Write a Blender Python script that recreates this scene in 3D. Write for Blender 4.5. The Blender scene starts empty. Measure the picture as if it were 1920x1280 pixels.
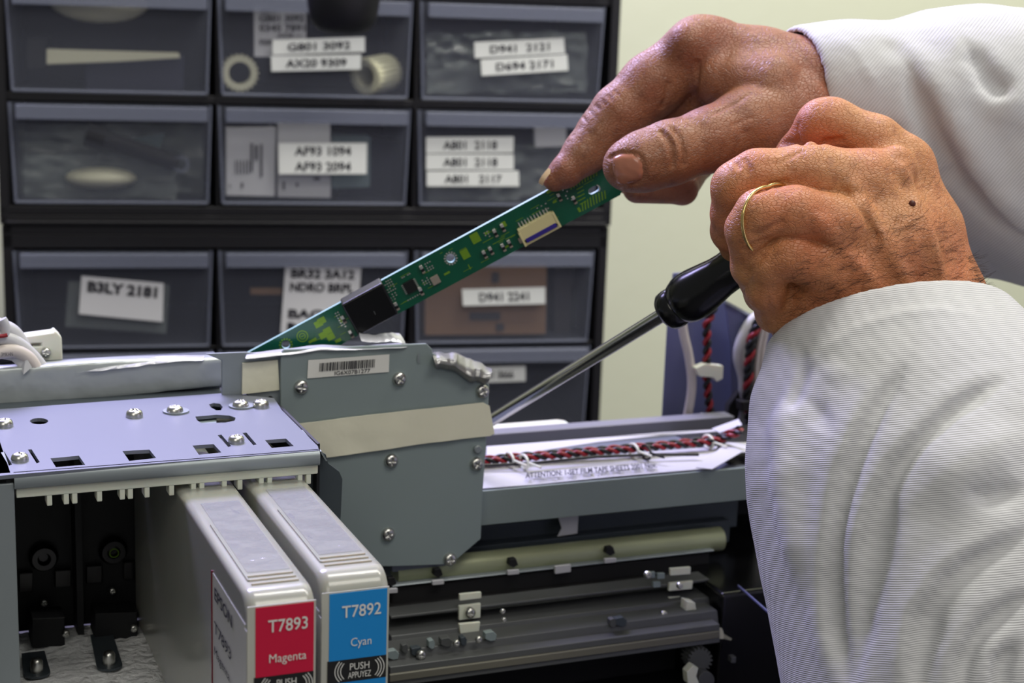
import bpy, bmesh, math, random
import numpy as np
from mathutils import Vector, Matrix
from mathutils.geometry import tessellate_polygon
random.seed(7)
rng = np.random.default_rng(5)

# ------------------------------------------------------------------ camera, world, lights
FPX = 3000.0
CAMZ = 1.10
PITCH, ROLL = math.radians(12.05), math.radians(2.0)
_f = np.array([0, math.cos(PITCH), -math.sin(PITCH)])
_r0 = np.array([1.0, 0, 0]); _u0 = np.cross(_r0, _f)
CR = math.cos(ROLL)*_r0 + math.sin(ROLL)*_u0
CU = -math.sin(ROLL)*_r0 + math.cos(ROLL)*_u0
CF = _f
CAM = np.array([0, 0, CAMZ])
scene = bpy.context.scene
col = scene.collection
cd = bpy.data.cameras.new('camera')
cd.sensor_width = 36.0
cd.lens = FPX/1920*36.0
cd.clip_start = 0.02
cd.dof.use_dof = True
cd.dof.focus_distance = 0.505
cd.dof.aperture_fstop = 18.0
cam = bpy.data.objects.new('camera', cd); col.objects.link(cam)
mw = Matrix.Identity(4)
for i in range(3):
    mw[i][0] = CR[i]; mw[i][1] = CU[i]; mw[i][2] = -CF[i]; mw[i][3] = CAM[i]
cam.matrix_world = mw
scene.camera = cam

scene.view_settings.view_transform = 'Standard'
scene.view_settings.look = 'None'
scene.view_settings.gamma = 1
scene.view_settings.use_curve_mapping = False
scene.view_settings.exposure = -0.06

world = bpy.data.worlds.new('room_light'); scene.world = world
world.use_nodes = True
world.node_tree.nodes['Background'].inputs[0].default_value = (0.84, 0.86, 0.84, 1)
world.node_tree.nodes['Background'].inputs[1].default_value = 0.21

def area(name, loc, target, size, size_y, power, color):
    ld = bpy.data.lights.new(name, 'AREA'); ld.shape = 'RECTANGLE'
    ld.size = size; ld.size_y = size_y; ld.energy = power; ld.color = color
    o = bpy.data.objects.new(name, ld); col.objects.link(o)
    o.location = loc
    o.rotation_euler = (Vector(target)-Vector(loc)).to_track_quat('-Z', 'Y').to_euler()
    return o
# cool daylight from a window at the back left, dim lamp light from the room behind the camera
area('window_daylight', (-0.42, 1.21, 1.76), (0.08, 0.55, 0.98), 0.6, 0.3, 23, (0.57, 0.52, 1.0))
area('wall_fill', (0.45, 0.82, 2.25), (0.45, 2.0, 1.25), 0.9, 0.5, 31, (1.0, 0.98, 0.90))  # unseen fill light, added and aimed to brighten the back wall
area('bench_lamp', (0.55, -0.15, 2.3), (0.25, 0.5, 0.95), 0.8, 0.4, 8, (1.0, 0.96, 0.88))
area('room_lamp', (-0.1, -0.9, 1.9), (0.0, 0.8, 0.95), 0.7, 0.7, 4.5, (1.0, 0.95, 0.86))

# ------------------------------------------------------------------ frames
SC = 0.88
class Frame:
    def __init__(s, deg):
        a = math.radians(deg); s.a = a
        s.M = np.array([[math.cos(a), math.sin(a), 0], [-math.sin(a), math.cos(a), 0], [0, 0, 1.0]])
    def on(s, u, v, ax, val):
        d = s.M @ ray(u, v); return d*(val/d[ax])
    def world(s, p): return CAM + s.M.T @ np.asarray(p, float)
def ray(u, v): return ((u-960)/FPX)*CR + (-(v-640)/FPX)*CU + CF
def P(u, v, d): return ray(u, v)*d
PR = Frame(22.6)      # the printer
CB = Frame(13.0)      # the cabinets and the wall
W0 = Frame(0.0)
DESK = -0.34

# ------------------------------------------------------------------ materials
def lin(c):
    return tuple(((x/255)/12.92 if x/255 <= 0.04045 else ((x/255+0.055)/1.055)**2.4) for x in c)
def mat(name, rgb, rough=0.5, metal=0.0, alpha=1.0, trans=0.0, sss=0.0, noise=None, bump=None, spec=0.5, coat=0.0, ior=None):
    """noise=(scale, amount) mottles the colour; bump=(scale, strength, distance)"""
    m = bpy.data.materials.new(name); m.use_nodes = True
    nt = m.node_tree; b = nt.nodes['Principled BSDF']
    c = lin(rgb)
    b.inputs['Base Color'].default_value = (*c, 1)
    b.inputs['Roughness'].default_value = rough
    b.inputs['Metallic'].default_value = metal
    b.inputs['Alpha'].default_value = alpha
    b.inputs['Transmission Weight'].default_value = trans
    b.inputs['Specular IOR Level'].default_value = spec
    b.inputs['Coat Weight'].default_value = coat
    if sss:
        b.inputs['Subsurface Weight'].default_value = sss
        b.inputs['Subsurface Scale'].default_value = 0.004
        b.inputs['Subsurface Radius'].default_value = (1.0, 0.5, 0.3)
    tc = nt.nodes.new('ShaderNodeTexCoord')
    if noise:
        n = nt.nodes.new('ShaderNodeTexNoise'); n.inputs['Scale'].default_value = noise[0]; n.inputs['Detail'].default_value = 5
        nt.links.new(tc.outputs['Object'], n.inputs['Vector'])
        mx = nt.nodes.new('ShaderNodeMix'); mx.data_type = 'RGBA'
        mx.inputs[6].default_value = (*[x*(1-noise[1]) for x in c], 1)
        mx.inputs[7].default_value = (*[min(1, x*(1+noise[1])) for x in c], 1)
        nt.links.new(n.outputs['Fac'], mx.inputs[0]); nt.links.new(mx.outputs[2], b.inputs['Base Color'])
    if bump:
        n = nt.nodes.new('ShaderNodeTexNoise'); n.inputs['Scale'].default_value = bump[0]; n.inputs['Detail'].default_value = 4
        nt.links.new(tc.outputs['Object'], n.inputs['Vector'])
        bp = nt.nodes.new('ShaderNodeBump'); bp.inputs['Strength'].default_value = bump[1]; bp.inputs['Distance'].default_value = bump[2]
        nt.links.new(n.outputs['Fac'], bp.inputs['Height']); nt.links.new(bp.outputs['Normal'], b.inputs['Normal'])
    return m

def skin_material(name, base, red, dark):
    m = bpy.data.materials.new(name); m.use_nodes = True
    nt = m.node_tree; b = nt.nodes['Principled BSDF']; L = nt.links.new
    b.inputs['Roughness'].default_value = 0.5
    b.inputs['Specular IOR Level'].default_value = 0.6
    b.inputs['Subsurface Weight'].default_value = 0.12
    b.inputs['Subsurface Scale'].default_value = 0.004
    b.inputs['Subsurface Radius'].default_value = (1.0, 0.4, 0.2)
    tc = nt.nodes.new('ShaderNodeTexCoord')
    def noise(scale, det=4):
        n = nt.nodes.new('ShaderNodeTexNoise'); n.inputs['Scale'].default_value = scale; n.inputs['Detail'].default_value = det
        L(tc.outputs['Object'], n.inputs['Vector']); return n
    def mix(f, a, c, lo, hi):
        r = nt.nodes.new('ShaderNodeMapRange'); r.inputs[1].default_value = lo; r.inputs[2].default_value = hi
        L(f, r.inputs[0])
        x = nt.nodes.new('ShaderNodeMix'); x.data_type = 'RGBA'; L(r.outputs[0], x.inputs[0])
        if hasattr(a, 'links'): L(a, x.inputs[6])
        else: x.inputs[6].default_value = (*lin(a), 1)
        x.inputs[7].default_value = (*lin(c), 1)
        return x.outputs[2]
    c = mix(noise(38).outputs['Fac'], base, red, 0.38, 0.72)
    c = mix(noise(260, 6).outputs['Fac'], c, dark, 0.52, 0.85)
    L(c, b.inputs['Base Color'])
    # fine criss-cross skin lines
    v = nt.nodes.new('ShaderNodeTexVoronoi'); v.feature = 'DISTANCE_TO_EDGE'; v.inputs['Scale'].default_value = 620
    mp = nt.nodes.new('ShaderNodeMapping'); mp.inputs['Scale'].default_value = (1, 1, 1.7); mp.inputs['Rotation'].default_value = (0.3, 0.5, 0.2)
    wn = noise(120, 2)
    av = nt.nodes.new('ShaderNodeVectorMath'); av.operation = 'SCALE'; av.inputs[3].default_value = 0.004
    L(wn.outputs['Color'], av.inputs[0])
    ad = nt.nodes.new('ShaderNodeVectorMath'); ad.operation = 'ADD'
    L(tc.outputs['Object'], ad.inputs[0]); L(av.outputs[0], ad.inputs[1])
    L(ad.outputs[0], mp.inputs['Vector']); L(mp.outputs[0], v.inputs['Vector'])
    cl = nt.nodes.new('ShaderNodeMath'); cl.operation = 'MINIMUM'; cl.inputs[1].default_value = 0.12
    L(v.outputs['Distance'], cl.inputs[0])
    b1 = nt.nodes.new('ShaderNodeBump'); b1.inputs['Strength'].default_value = 0.8; b1.inputs['Distance'].default_value = 0.0016
    L(cl.outputs[0], b1.inputs['Height'])
    b2 = nt.nodes.new('ShaderNodeBump'); b2.inputs['Strength'].default_value = 0.5; b2.inputs['Distance'].default_value = 0.0016
    L(noise(170, 3).outputs['Fac'], b2.inputs['Height']); L(b1.outputs[0], b2.inputs['Normal'])
    L(b2.outputs[0], b.inputs['Normal'])
    return m

def twill_material(name, rgb, rot, scale, strength=0.5):
    m = bpy.data.materials.new(name); m.use_nodes = True
    nt = m.node_tree; b = nt.nodes['Principled BSDF']; L = nt.links.new
    b.inputs['Roughness'].default_value = 0.85
    b.inputs['Sheen Weight'].default_value = 0.15
    tc = nt.nodes.new('ShaderNodeTexCoord'); mp = nt.nodes.new('ShaderNodeMapping')
    mp.inputs['Rotation'].default_value = rot
    L(tc.outputs['Object'], mp.inputs['Vector'])
    wv = nt.nodes.new('ShaderNodeTexWave'); wv.bands_direction = 'Z'; wv.inputs['Scale'].default_value = scale
    wv.inputs['Distortion'].default_value = 1.0; wv.inputs['Detail'].default_value = 1; wv.inputs['Detail Scale'].default_value = 0.4
    L(mp.outputs[0], wv.inputs['Vector'])
    mx = nt.nodes.new('ShaderNodeMix'); mx.data_type = 'RGBA'
    c = lin(rgb); mx.inputs[6].default_value = (*[x*0.74 for x in c], 1); mx.inputs[7].default_value = (*c, 1)
    L(wv.outputs['Fac'], mx.inputs[0]); L(mx.outputs[2], b.inputs['Base Color'])
    n = nt.nodes.new('ShaderNodeTexNoise'); n.inputs['Scale'].default_value = 45; n.inputs['Detail'].default_value = 3
    L(tc.outputs['Object'], n.inputs['Vector'])
    b0 = nt.nodes.new('ShaderNodeBump'); b0.inputs['Strength'].default_value = 0.35; b0.inputs['Distance'].default_value = 0.006
    L(n.outputs['Fac'], b0.inputs['Height'])
    bp = nt.nodes.new('ShaderNodeBump'); bp.inputs['Strength'].default_value = strength; bp.inputs['Distance'].default_value = 0.0003
    L(wv.outputs['Fac'], bp.inputs['Height']); L(b0.outputs[0], bp.inputs['Normal']); L(bp.outputs['Normal'], b.inputs['Normal'])
    return m

M_ = {}
def mm(k, *a, **kw): M_[k] = mat(k, *a, **kw); return M_[k]
mm('wall_paint', (205, 208, 182), 0.9, noise=(3, 0.03), bump=(60, 0.1, 0.002))
mm('floor_vinyl', (120, 120, 118), 0.6, noise=(6, 0.1))
mm('desk_laminate', (60, 60, 64), 0.5, noise=(20, 0.1))
mm('black_plastic', (17, 16, 22), 0.5, bump=(500, 0.1, 0.0005))
mm('gloss_black', (9, 9, 11), 0.22)
mm('dull_black', (10, 10, 12), 0.7)
mm('bay_black', (13, 14, 19), 0.55, noise=(40, 0.3))
mm('bin_plastic', (118, 122, 138), 0.38, alpha=0.16)
mm('bin_rim', (130, 135, 155), 0.35, alpha=0.5)
mm('paper', (236, 238, 236), 0.8)
mm('old_paper', (222, 222, 226), 0.85)
mm('ink', (25, 25, 38), 0.7)
mm('white_ink', (240, 240, 240), 0.6)
mm('zinc', (142, 150, 154), 0.42, 0.3, noise=(14, 0.05))
mm('painted_sheet', (134, 147, 148), 0.5, 0.05, noise=(12, 0.05))
mm('rail_sheet', (128, 140, 138), 0.5, 0.1, noise=(10, 0.08))
mm('dark_sheet', (66, 74, 80), 0.45, 0.2, noise=(10, 0.1))
mm('dim_sheet', (84, 86, 86), 0.45, 0.15, noise=(15, 0.12))
mm('violet_sheet', (112, 117, 130), 0.42, 0.15)
mm('brass_roller', (150, 156, 124), 0.35, 0.3, noise=(30, 0.15))
mm('chrome', (200, 200, 195), 0.2, 1.0)
mm('screw_steel', (205, 205, 200), 0.28, 1.0)
mm('foil', (205, 206, 214), 0.3, 0.35, bump=(60, 0.4, 0.003))
mm('plate_blue', (100, 104, 142), 0.45, 0.1)
mm('foil_tape', (178, 184, 184), 0.36, 0.35, bump=(30, 0.6, 0.004))
mm('masking', (228, 226, 204), 0.75, noise=(20, 0.04), bump=(150, 0.15, 0.001))
mm('felt', (228, 226, 202), 0.95, noise=(300, 0.1))
mm('nylon', (222, 224, 208), 0.45, sss=0.2)
mm('foam', (238, 239, 240), 0.95, noise=(120, 0.12), bump=(260, 0.8, 0.004))
mm('cartridge_plastic', (170, 171, 163), 0.22, trans=0.12, sss=0.3, noise=(25, 0.06), coat=0.2)
mm('magenta_label', (204, 18, 62), 0.5)
mm('cyan_label', (22, 138, 212), 0.5)
mm('label_black', (26, 26, 28), 0.5)
mm('label_white', (228, 228, 222), 0.5)
mm('label_clear', (190, 190, 180), 0.35)
mm('maroon', (120, 8, 38), 0.5)
mm('pcb_green', (3, 84, 60), 0.3, noise=(220, 0.22), coat=0.3)
mm('pcb_trace', (118, 158, 42), 0.35, 0.2)
mm('pcb_edge', (150, 190, 190), 0.3)
mm('chip_black', (20, 22, 22), 0.4)
mm('solder', (222, 222, 215), 0.25, 0.7)
mm('smd_tan', (150, 140, 128), 0.5)
mm('connector_cream', (218, 208, 156), 0.45)
mm('connector_blue', (52, 40, 138), 0.4)
mm('red_wire', (140, 22, 34), 0.35)
mm('black_wire', (14, 14, 18), 0.35)
mm('white_wire', (192, 192, 196), 0.5)
mm('beige_wire', (205, 196, 190), 0.5)
mm('gold', (232, 200, 130), 0.2, 1.0)
mm('cardboard', (138, 106, 80), 0.85, noise=(25, 0.1))
mm('dark_print', (66, 62, 64), 0.8)
mm('cream_plastic', (216, 214, 188), 0.5)
mm('navy_box', (28, 30, 54), 0.6)
mm('teal_paper', (108, 126, 130), 0.7)
mm('zip_bag', (170, 180, 178), 0.15, alpha=0.28)
mm('nail', (178, 116, 92), 0.25, coat=0.35)
mm('nail_pale', (206, 176, 140), 0.3)
mm('dull_foil', (150, 150, 150), 0.3, 0.5, bump=(60, 0.4, 0.003))
mm('warm_rail', (112, 110, 98), 0.5, 0.1)
mm('channel_back', (124, 124, 134), 0.5, 0.1)
mm('hair', (38, 24, 18), 0.5)
mm('mole', (84, 34, 22), 0.5)
SKIN_R = skin_material('skin_right_shaded', (154, 102, 71), (144, 80, 56), (116, 68, 46))  # darker copy of the same skin; the right hand's shade is in the colour
SKIN_L = skin_material('skin_left_lit', (200, 138, 90), (192, 112, 70), (156, 94, 58))  # lighter copy of that skin, for the better lit left hand
TW1 = twill_material('coat_twill', (222, 222, 224), (0.25, 0.15, 0), 480)
TW2 = twill_material('coat_twill_soft', (214, 214, 216), (0.3, 0.9, 0), 300, 0.3)

# ------------------------------------------------------------------ mesh builder
ROOT = {}     # object name -> (frame, origin in that frame)
class G:
    def __init__(s): s.v = []; s.f = []; s.m = []
    def add(s, vs, fs, mi=0):
        o = len(s.v); s.v += [tuple(map(float, p)) for p in vs]
        s.f += [tuple(i+o for i in f) for f in fs]; s.m += [mi]*len(fs); return s
    def box(s, x0, x1, y0, y1, z0, z1, mi=0):
        vs = [(x, y, z) for x in (x0, x1) for y in (y0, y1) for z in (z0, z1)]
        return s.add(vs, [(0, 1, 3, 2), (4, 6, 7, 5), (0, 4, 5, 1), (2, 3, 7, 6), (0, 2, 6, 4), (1, 5, 7, 3)], mi)
    def prism(s, outer, holes, mapf, mi=0, side=None):
        """outer/holes: 2D points; mapf(pt, k) -> 3D for k=0 (front) and 1 (back)"""
        loops = [[Vector((p[0], p[1], 0)) for p in l] for l in [outer]+list(holes)]
        tris = tessellate_polygon(loops)
        flat = [p for l in loops for p in l]; n = len(flat)
        vs = [mapf((p.x, p.y), 0) for p in flat] + [mapf((p.x, p.y), 1) for p in flat]
        s.add(vs, [tuple(t) for t in tris] + [tuple(i+n for i in reversed(t)) for t in tris], mi)
        o = len(s.v)-len(vs); k = 0
        for l in loops:
            c = len(l)
            for i in range(c):
                a, b = k+i, k+(i+1) % c
                s.f.append((a+o, b+o, b+n+o, a+n+o)); s.m.append(mi if side is None else side)
            k += c
        return s
    def quad(s, a, b, c, d, t, mi=0):
        """slab through four corners, thickness vector t"""
        q = [np.array(x, float) for x in (a, b, c, d)]; t = np.array(t, float)
        vs = q + [x+t for x in q]
        return s.add(vs, [(0, 1, 2, 3), (7, 6, 5, 4), (0, 4, 5, 1), (1, 5, 6, 2), (2, 6, 7, 3), (3, 7, 4, 0)], mi)
    def tube(s, path, rad, n=12, mi=0, caps=True, squash=1.0):
        path = [np.array(p, float) for p in path]
        if not hasattr(rad, '__len__'): rad = [rad]*len(path)
        vs = []; up = None
        for i, p in enumerate(path):
            t = path[min(i+1, len(path)-1)]-path[max(i-1, 0)]; t = t/np.linalg.norm(t)
            if up is None:
                up = np.array([0, 0, 1.0]) if abs(t[2]) < 0.9 else np.array([0, 1.0, 0])
            a = np.cross(t, up); a /= np.linalg.norm(a); b = np.cross(a, t); up = b
            for k in range(n):
                an = 2*math.pi*k/n
                vs.append(p + rad[i]*(math.cos(an)*a + squash*math.sin(an)*b))
        fs = []
        for i in range(len(path)-1):
            for k in range(n):
                k2 = (k+1) % n
                fs.append((i*n+k, i*n+k2, (i+1)*n+k2, (i+1)*n+k))
        if caps:
            fs.append(tuple(range(n-1, -1, -1))); fs.append(tuple((len(path)-1)*n+k for k in range(n)))
        return s.add(vs, fs, mi)
    def grid(s, rows, mi=0, thick=None):
        R, Cn = len(rows), len(rows[0]); n = R*Cn
        vs = [np.array(p, float) for r in rows for p in r]
        fs = [(i*Cn+j, i*Cn+j+1, (i+1)*Cn+j+1, (i+1)*Cn+j) for i in range(R-1) for j in range(Cn-1)]
        if thick is not None:
            t = np.array(thick, float); vs = vs+[v+t for v in vs]
            fs = fs+[tuple(x+n for x in reversed(f)) for f in fs]
            ed = [(j, j+1) for j in range(Cn-1)]+[((R-1)*Cn+j+1, (R-1)*Cn+j) for j in range(Cn-1)]
            ed += [((i+1)*Cn, i*Cn) for i in range(R-1)]+[(i*Cn+Cn-1, (i+1)*Cn+Cn-1) for i in range(R-1)]
            fs += [(b, a, a+n, b+n) for a, b in ed]
        return s.add(vs, fs, mi)
    def lathe(s, prof, c, ax, n=24, mi=0):
        """prof: (radius, height) along unit axis ax from centre c"""
        ax = np.array(ax, float); ax /= np.linalg.norm(ax)
        h = np.array([1.0, 0, 0]) if abs(ax[0]) < 0.8 else np.array([0, 1.0, 0])
        a = np.cross(ax, h); a /= np.linalg.norm(a); b = np.cross(ax, a); c = np.array(c, float)
        vs = [c+ax*hh+r*(math.cos(2*math.pi*k/n)*a+math.sin(2*math.pi*k/n)*b) for r, hh in prof for k in range(n)]
        fs = [(i*n+k, i*n+(k+1) % n, (i+1)*n+(k+1) % n, (i+1)*n+k) for i in range(len(prof)-1) for k in range(n)]
        fs.append(tuple(range(n-1, -1, -1))); fs.append(tuple((len(prof)-1)*n+k for k in range(n)))
        return s.add(vs, fs, mi)
    def text(s, st, bl, br, tl, mi=0, bold=0.0):
        """text laid on the parallelogram bottom-left, bottom-right, top-left (cap height)"""
        vs, fs = text_mesh(st, bold)
        w = max(v[0] for v in vs); x0 = min(v[0] for v in vs); h = max(v[1] for v in vs) if vs else 1
        bl, br, tl = (np.array(q, float) for q in (bl, br, tl))
        ex = (br-bl)/(w-x0); ey = (tl-bl)/CAPH
        return s.add([bl+ex*(v[0]-x0)+ey*v[1] for v in vs], fs, mi)
    def build(s, name, mats, parent=None, frame=None, origin=None, smooth=False, bevel=0, seg=2, label=None, sub=0):
        if parent is not None:
            fr, og = ROOT[parent.name]
        else:
            fr = frame or W0
            a = np.array(s.v); og = np.array([a[:, 0].mean(), a[:, 1].mean(), a[:, 2].min()]) if origin is None else np.array(origin, float)
        me = bpy.data.meshes.new(name)
        me.from_pydata([tuple(np.array(v)-og) for v in s.v], [], s.f)
        if not isinstance(mats, (list, tuple)): mats = [mats]
        for m in mats: me.materials.append(M_[m] if isinstance(m, str) else m)
        for p, mi in zip(me.polygons, s.m): p.material_index = mi; p.use_smooth = smooth
        if smooth: me.set_sharp_from_angle(angle=math.radians(55))
        b = bmesh.new(); b.from_mesh(me); bmesh.ops.recalc_face_normals(b, faces=b.faces); b.to_mesh(me); b.free()
        o = bpy.data.objects.new(name, me); col.objects.link(o)
        if parent is not None: o.parent = parent
        else:
            o.location = fr.world(og); o.rotation_euler = (0, 0, fr.a)
        ROOT[o.name] = (fr, og)
        if bevel:
            md = o.modifiers.new('bevel', 'BEVEL'); md.width = bevel; md.segments = seg; md.limit_method = 'ANGLE'; md.angle_limit = math.radians(40)
            for p in me.polygons: p.use_smooth = True
            md.harden_normals = True
        if sub:
            md = o.modifiers.new('sub', 'SUBSURF'); md.levels = sub; md.render_levels = sub
        if label: o['label'] = label
        return o
CAPH = 0.7
_tc = {}
def text_mesh(st, bold=0.0):
    if (st, bold) in _tc: return _tc[(st, bold)]
    c = bpy.data.curves.new('lettering', 'FONT'); c.body = st; c.size = 1.0; c.resolution_u = 3
    c.offset = bold
    o = bpy.data.objects.new('lettering', c); col.objects.link(o)
    dg = bpy.context.evaluated_depsgraph_get()
    me = bpy.data.meshes.new_from_object(o.evaluated_get(dg))
    vs = [tuple(v.co) for v in me.vertices]; fs = [tuple(p.vertices) for p in me.polygons]
    bpy.data.objects.remove(o); bpy.data.curves.remove(c); bpy.data.meshes.remove(me)
    _tc[(st, bold)] = (vs, fs); return vs, fs

def thing(name, label, cat, frame, origin, group=None):
    o = bpy.data.objects.new(name, None); col.objects.link(o)
    o.empty_display_size = 0.02
    o.location = frame.world(origin); o.rotation_euler = (0, 0, frame.a)
    o['label'] = label; o['category'] = cat
    if group: o['group'] = group
    ROOT[o.name] = (frame, np.array(origin, float)); return o
def tag(o, label, cat, group=None, kind=None):
    o['label'] = label; o['category'] = cat
    if group: o['group'] = group
    if kind: o['kind'] = kind
    return o
def struct(o): o['kind'] = 'structure'; return o
def dupe(o, frame_pt, rot=None, parent=None, label=None):
    """a copy of a part that shares its mesh, placed at a frame point of its parent's thing"""
    c = o.copy(); col.objects.link(c)
    p = parent or o.parent; c.parent = p
    fr, og = ROOT[p.name]
    c.location = Vector(np.array(frame_pt)-og)
    if rot is not None: c.rotation_euler = rot
    ROOT[c.name] = (fr, og)
    return c

# ------------------------------------------------------------------ room
g = G(); g.box(-3.2, 3.2, 1.42, 1.52, -CAMZ, 1.5); struct(g.build('wall_back', 'wall_paint', frame=CB))
g = G(); g.box(-3.2, 3.2, -1.9, 1.42, -CAMZ-0.05, -CAMZ); struct(g.build('floor', 'floor_vinyl', frame=CB))
g = G(); g.box(-0.95, 0.52, 0.18, 1.215, DESK-0.03, DESK)
desk = g.build('workbench', 'desk_laminate', frame=CB, bevel=0.003)
tag(desk, 'dark grey workbench under the printer and the drawer cabinets', 'workbench')
g = G()
for x in (-0.9, 0.45):
    for y in (0.22, 1.15):
        g = G(); g.box(x, x+0.05, y, y+0.05, -CAMZ, DESK-0.03); g.build('leg', 'dull_black', parent=desk)

# ------------------------------------------------------------------ drawer cabinets
YF = 1.05; XS = [-0.0845, 0.0443, 0.174]; DW = 0.1275
def label_quad(g, pts, y, mi=0, th=0.0006):
    q = [CB.on(u, v, 1, y) for u, v in pts]          # tl tr br bl
    g.quad(*q, (0, -th, 0), mi); return q
def label_text(g, q, lines, y, mi=1, pad=0.14, hgt=0.5, bold=0.02):
    tl, tr, br, bl = [np.array(p) for p in q]
    n = len(lines)
    for i, ln in enumerate(lines):
        if not ln: continue
        a = (i+1-(1-hgt)/2)/n; b = (i+(1-hgt)/2)/n
        w = (1-2*pad)
        L0 = tl+(bl-tl)*a; R0 = tr+(br-tr)*a; L1 = tl+(bl-tl)*b
        A = L0+(R0-L0)*pad; B = L0+(R0-L0)*(1-pad); C = L1+(R0-L0)*pad
        e = np.array((0, -0.0009, 0))
        g.text(ln, A+e, B+e, C+e, mi, bold)
def cabinet(name, label, x0, x1, z0, z1, rows, back=0.155):
    t = thing(name, label, 'cabinet', CB, ((x0+x1)/2, YF+0.08, z0), 'stacked drawer cabinets')
    g = G(); y0, y1 = YF+0.002, YF+back
    zt = 0.006
    g.box(x0, x0+0.0065, y0, y1, z0, z1); g.box(x1-0.0065, x1, y0, y1, z0, z1)
    g.box(x0, x1, y0, y1, z1-zt, z1); g.box(x0, x1, y0, y1, z0, z0+zt); g.box(x0, x1, y1-0.004, y1, z0, z1)
    top = max(r[1] for r in rows); bot = min(r[0] for r in rows)
    g.box(x0, x1, y0, y1-0.004, z0+zt, bot-0.0018)
    g.box(x0, x1, y0, y1-0.004, top+0.0015, z1-zt)
    for i in range(2):
        xm = XS[i]+DW; g.box(xm-0.0005, XS[i+1]+0.0004, y0+0.002, y1-0.004, bot-0.002, top+0.002)
    for k in range(len(rows)-1):
        g.box(x0+0.006, x1-0.006, y0+0.003, y1-0.004, rows[k+1][1]+0.0006, rows[k][0]-0.0006)
    g.build('carcass', 'black_plastic', parent=t, bevel=0.0008)
    # a moulded ledge line along the front
    g = G(); g.box(x0+0.004, x1-0.004, y0-0.004, y0+0.001, z0+0.0005 if z0 > DESK+.01 else bot-.006, (z0+0.0025) if z0 > DESK+.01 else bot-.004)
    g.build('ledge', 'black_plastic', parent=t, bevel=0.0006)
    drawers = {}
    for ri, (zb, ztp) in enumerate(rows):
        for ci in range(3):
            xa, xb = XS[ci], XS[ci]+DW-0.004; ins = 0.0022
            g = G(); yb = YF+back-0.02; w = 0.0016
            # tapered front panel
            g.add([(xa, YF, ztp), (xb, YF, ztp), (xb-ins, YF, zb), (xa+ins, YF, zb), (xa, YF+w, ztp), (xb, YF+w, ztp), (xb-ins, YF+w, zb), (xa+ins, YF+w, zb)],
                  [(0, 1, 2, 3), (7, 6, 5, 4), (0, 4, 5, 1), (1, 5, 6, 2), (2, 6, 7, 3), (3, 7, 4, 0)], 0)
            g.box(xa+ins, xa+ins+w, YF+w, yb, zb, ztp-0.006); g.box(xb-ins-w, xb-ins, YF+w, yb, zb, ztp-0.006)
            g.box(xa+ins, xb-ins, yb-w, yb, zb, ztp-0.006); g.box(xa+ins, xb-ins, YF+w, yb, zb-0.0002, zb+w)
            d = g.build('drawer', 'bin_plastic', parent=t)
            g = G(); g.box(xa+0.004, xb-0.002, YF-0.005, YF-0.0002, ztp-0.0085, ztp-0.001)
            g.box(xa+0.004, xb-0.002, YF-0.007, YF-0.005, ztp-0.010, ztp-0.001)
            g.build('pull_lip', 'bin_rim', parent=d, bevel=0.0008)
            g = G(); r = 0.0009
            g.tube([(xa+ins, YF-0.0003, zb+0.001), (xb-ins, YF-0.0003, zb+0.001)], r, 8)
            g.tube([(xa+ins, YF-0.0003, zb+0.001), (xa, YF-0.0003, ztp)], r, 8)
            g.tube([(xb-ins, YF-0.0003, zb+0.001), (xb, YF-0.0003, ztp)], r, 8)
            g.build('rim', 'bin_rim', parent=d)
            drawers[(ri, ci)] = d
    return t, drawers
up, dU = cabinet('drawer_cabinet', 'upper black cabinet with clear drawers, standing on the lower one', -0.0925, 0.3098, -0.1500, 0.078,
                 [(0.0045, 0.0690), (-0.0665, -0.0030), (-0.1365, -0.0730)])
lo, dL = cabinet('drawer_cabinet', 'lower black cabinet with clear drawers, half hidden behind the printer', -0.0915, 0.3085, DESK, -0.1505,
                 [(-0.2310, -0.1670), (-0.2975, -0.2335)])
def dlabel(drawer, pts, lines, m='paper', **kw):
    g = G(); q = label_quad(g, pts, YF-0.0002); label_text(g, q, lines, YF, **kw)
    return g.build('label', [m, 'ink'], parent=drawer, label='white sticker reading ' + ' / '.join(x for x in lines if x))
dlabel(dU[(1, 1)], [(511, 75), (684, 69), (684, 97), (511, 103)], ['G801 3092'], pad=.16, hgt=.48)
dlabel(dU[(1, 1)], [(508, 105), (677, 102), (676, 130), (509, 134)], ['AX20 9309'], pad=.16, hgt=.48)
dlabel(dU[(1, 2)], [(889, 79), (1057, 71), (1059, 100), (890, 109)], ['D941  2121'], pad=.17, hgt=.46)
dlabel(dU[(1, 2)], [(901, 112), (1063, 102), (1065, 132), (903, 142)], ['D694 2171'], pad=.17, hgt=.46)
dlabel(dU[(2, 1)], [(522, 268), (688, 268), (687, 326), (523, 326)], ['AF93 1094', 'AF93 2094'], pad=.18, hgt=.56)
dlabel(dU[(2, 2)], [(799, 257), (963, 256), (962, 286), (799, 287)], ['A801  2118'], pad=.19, hgt=.5)
dlabel(dU[(2, 2)], [(799, 289), (963, 289), (963, 318), (799, 318)], ['A801  2118'], pad=.19, hgt=.5)
dlabel(dU[(2, 2)], [(800, 321), (972, 320), (973, 349), (800, 349)], ['A801   2117'], pad=.19, hgt=.5)
dlabel(dL[(0, 0)], [(153, 517), (307, 531), (305, 603), (148, 588)], ['B3LY 2181', ''], m='old_paper', pad=.08, hgt=.52, bold=.05)
dlabel(dL[(0, 1)], [(535, 499), (677, 502), (668, 628), (526, 624)], ['BR32 3A12', 'NDRO BRPL', '', 'BAGA V', 'MDV'], m='old_paper', pad=.08, hgt=.62, bold=.04)
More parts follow.
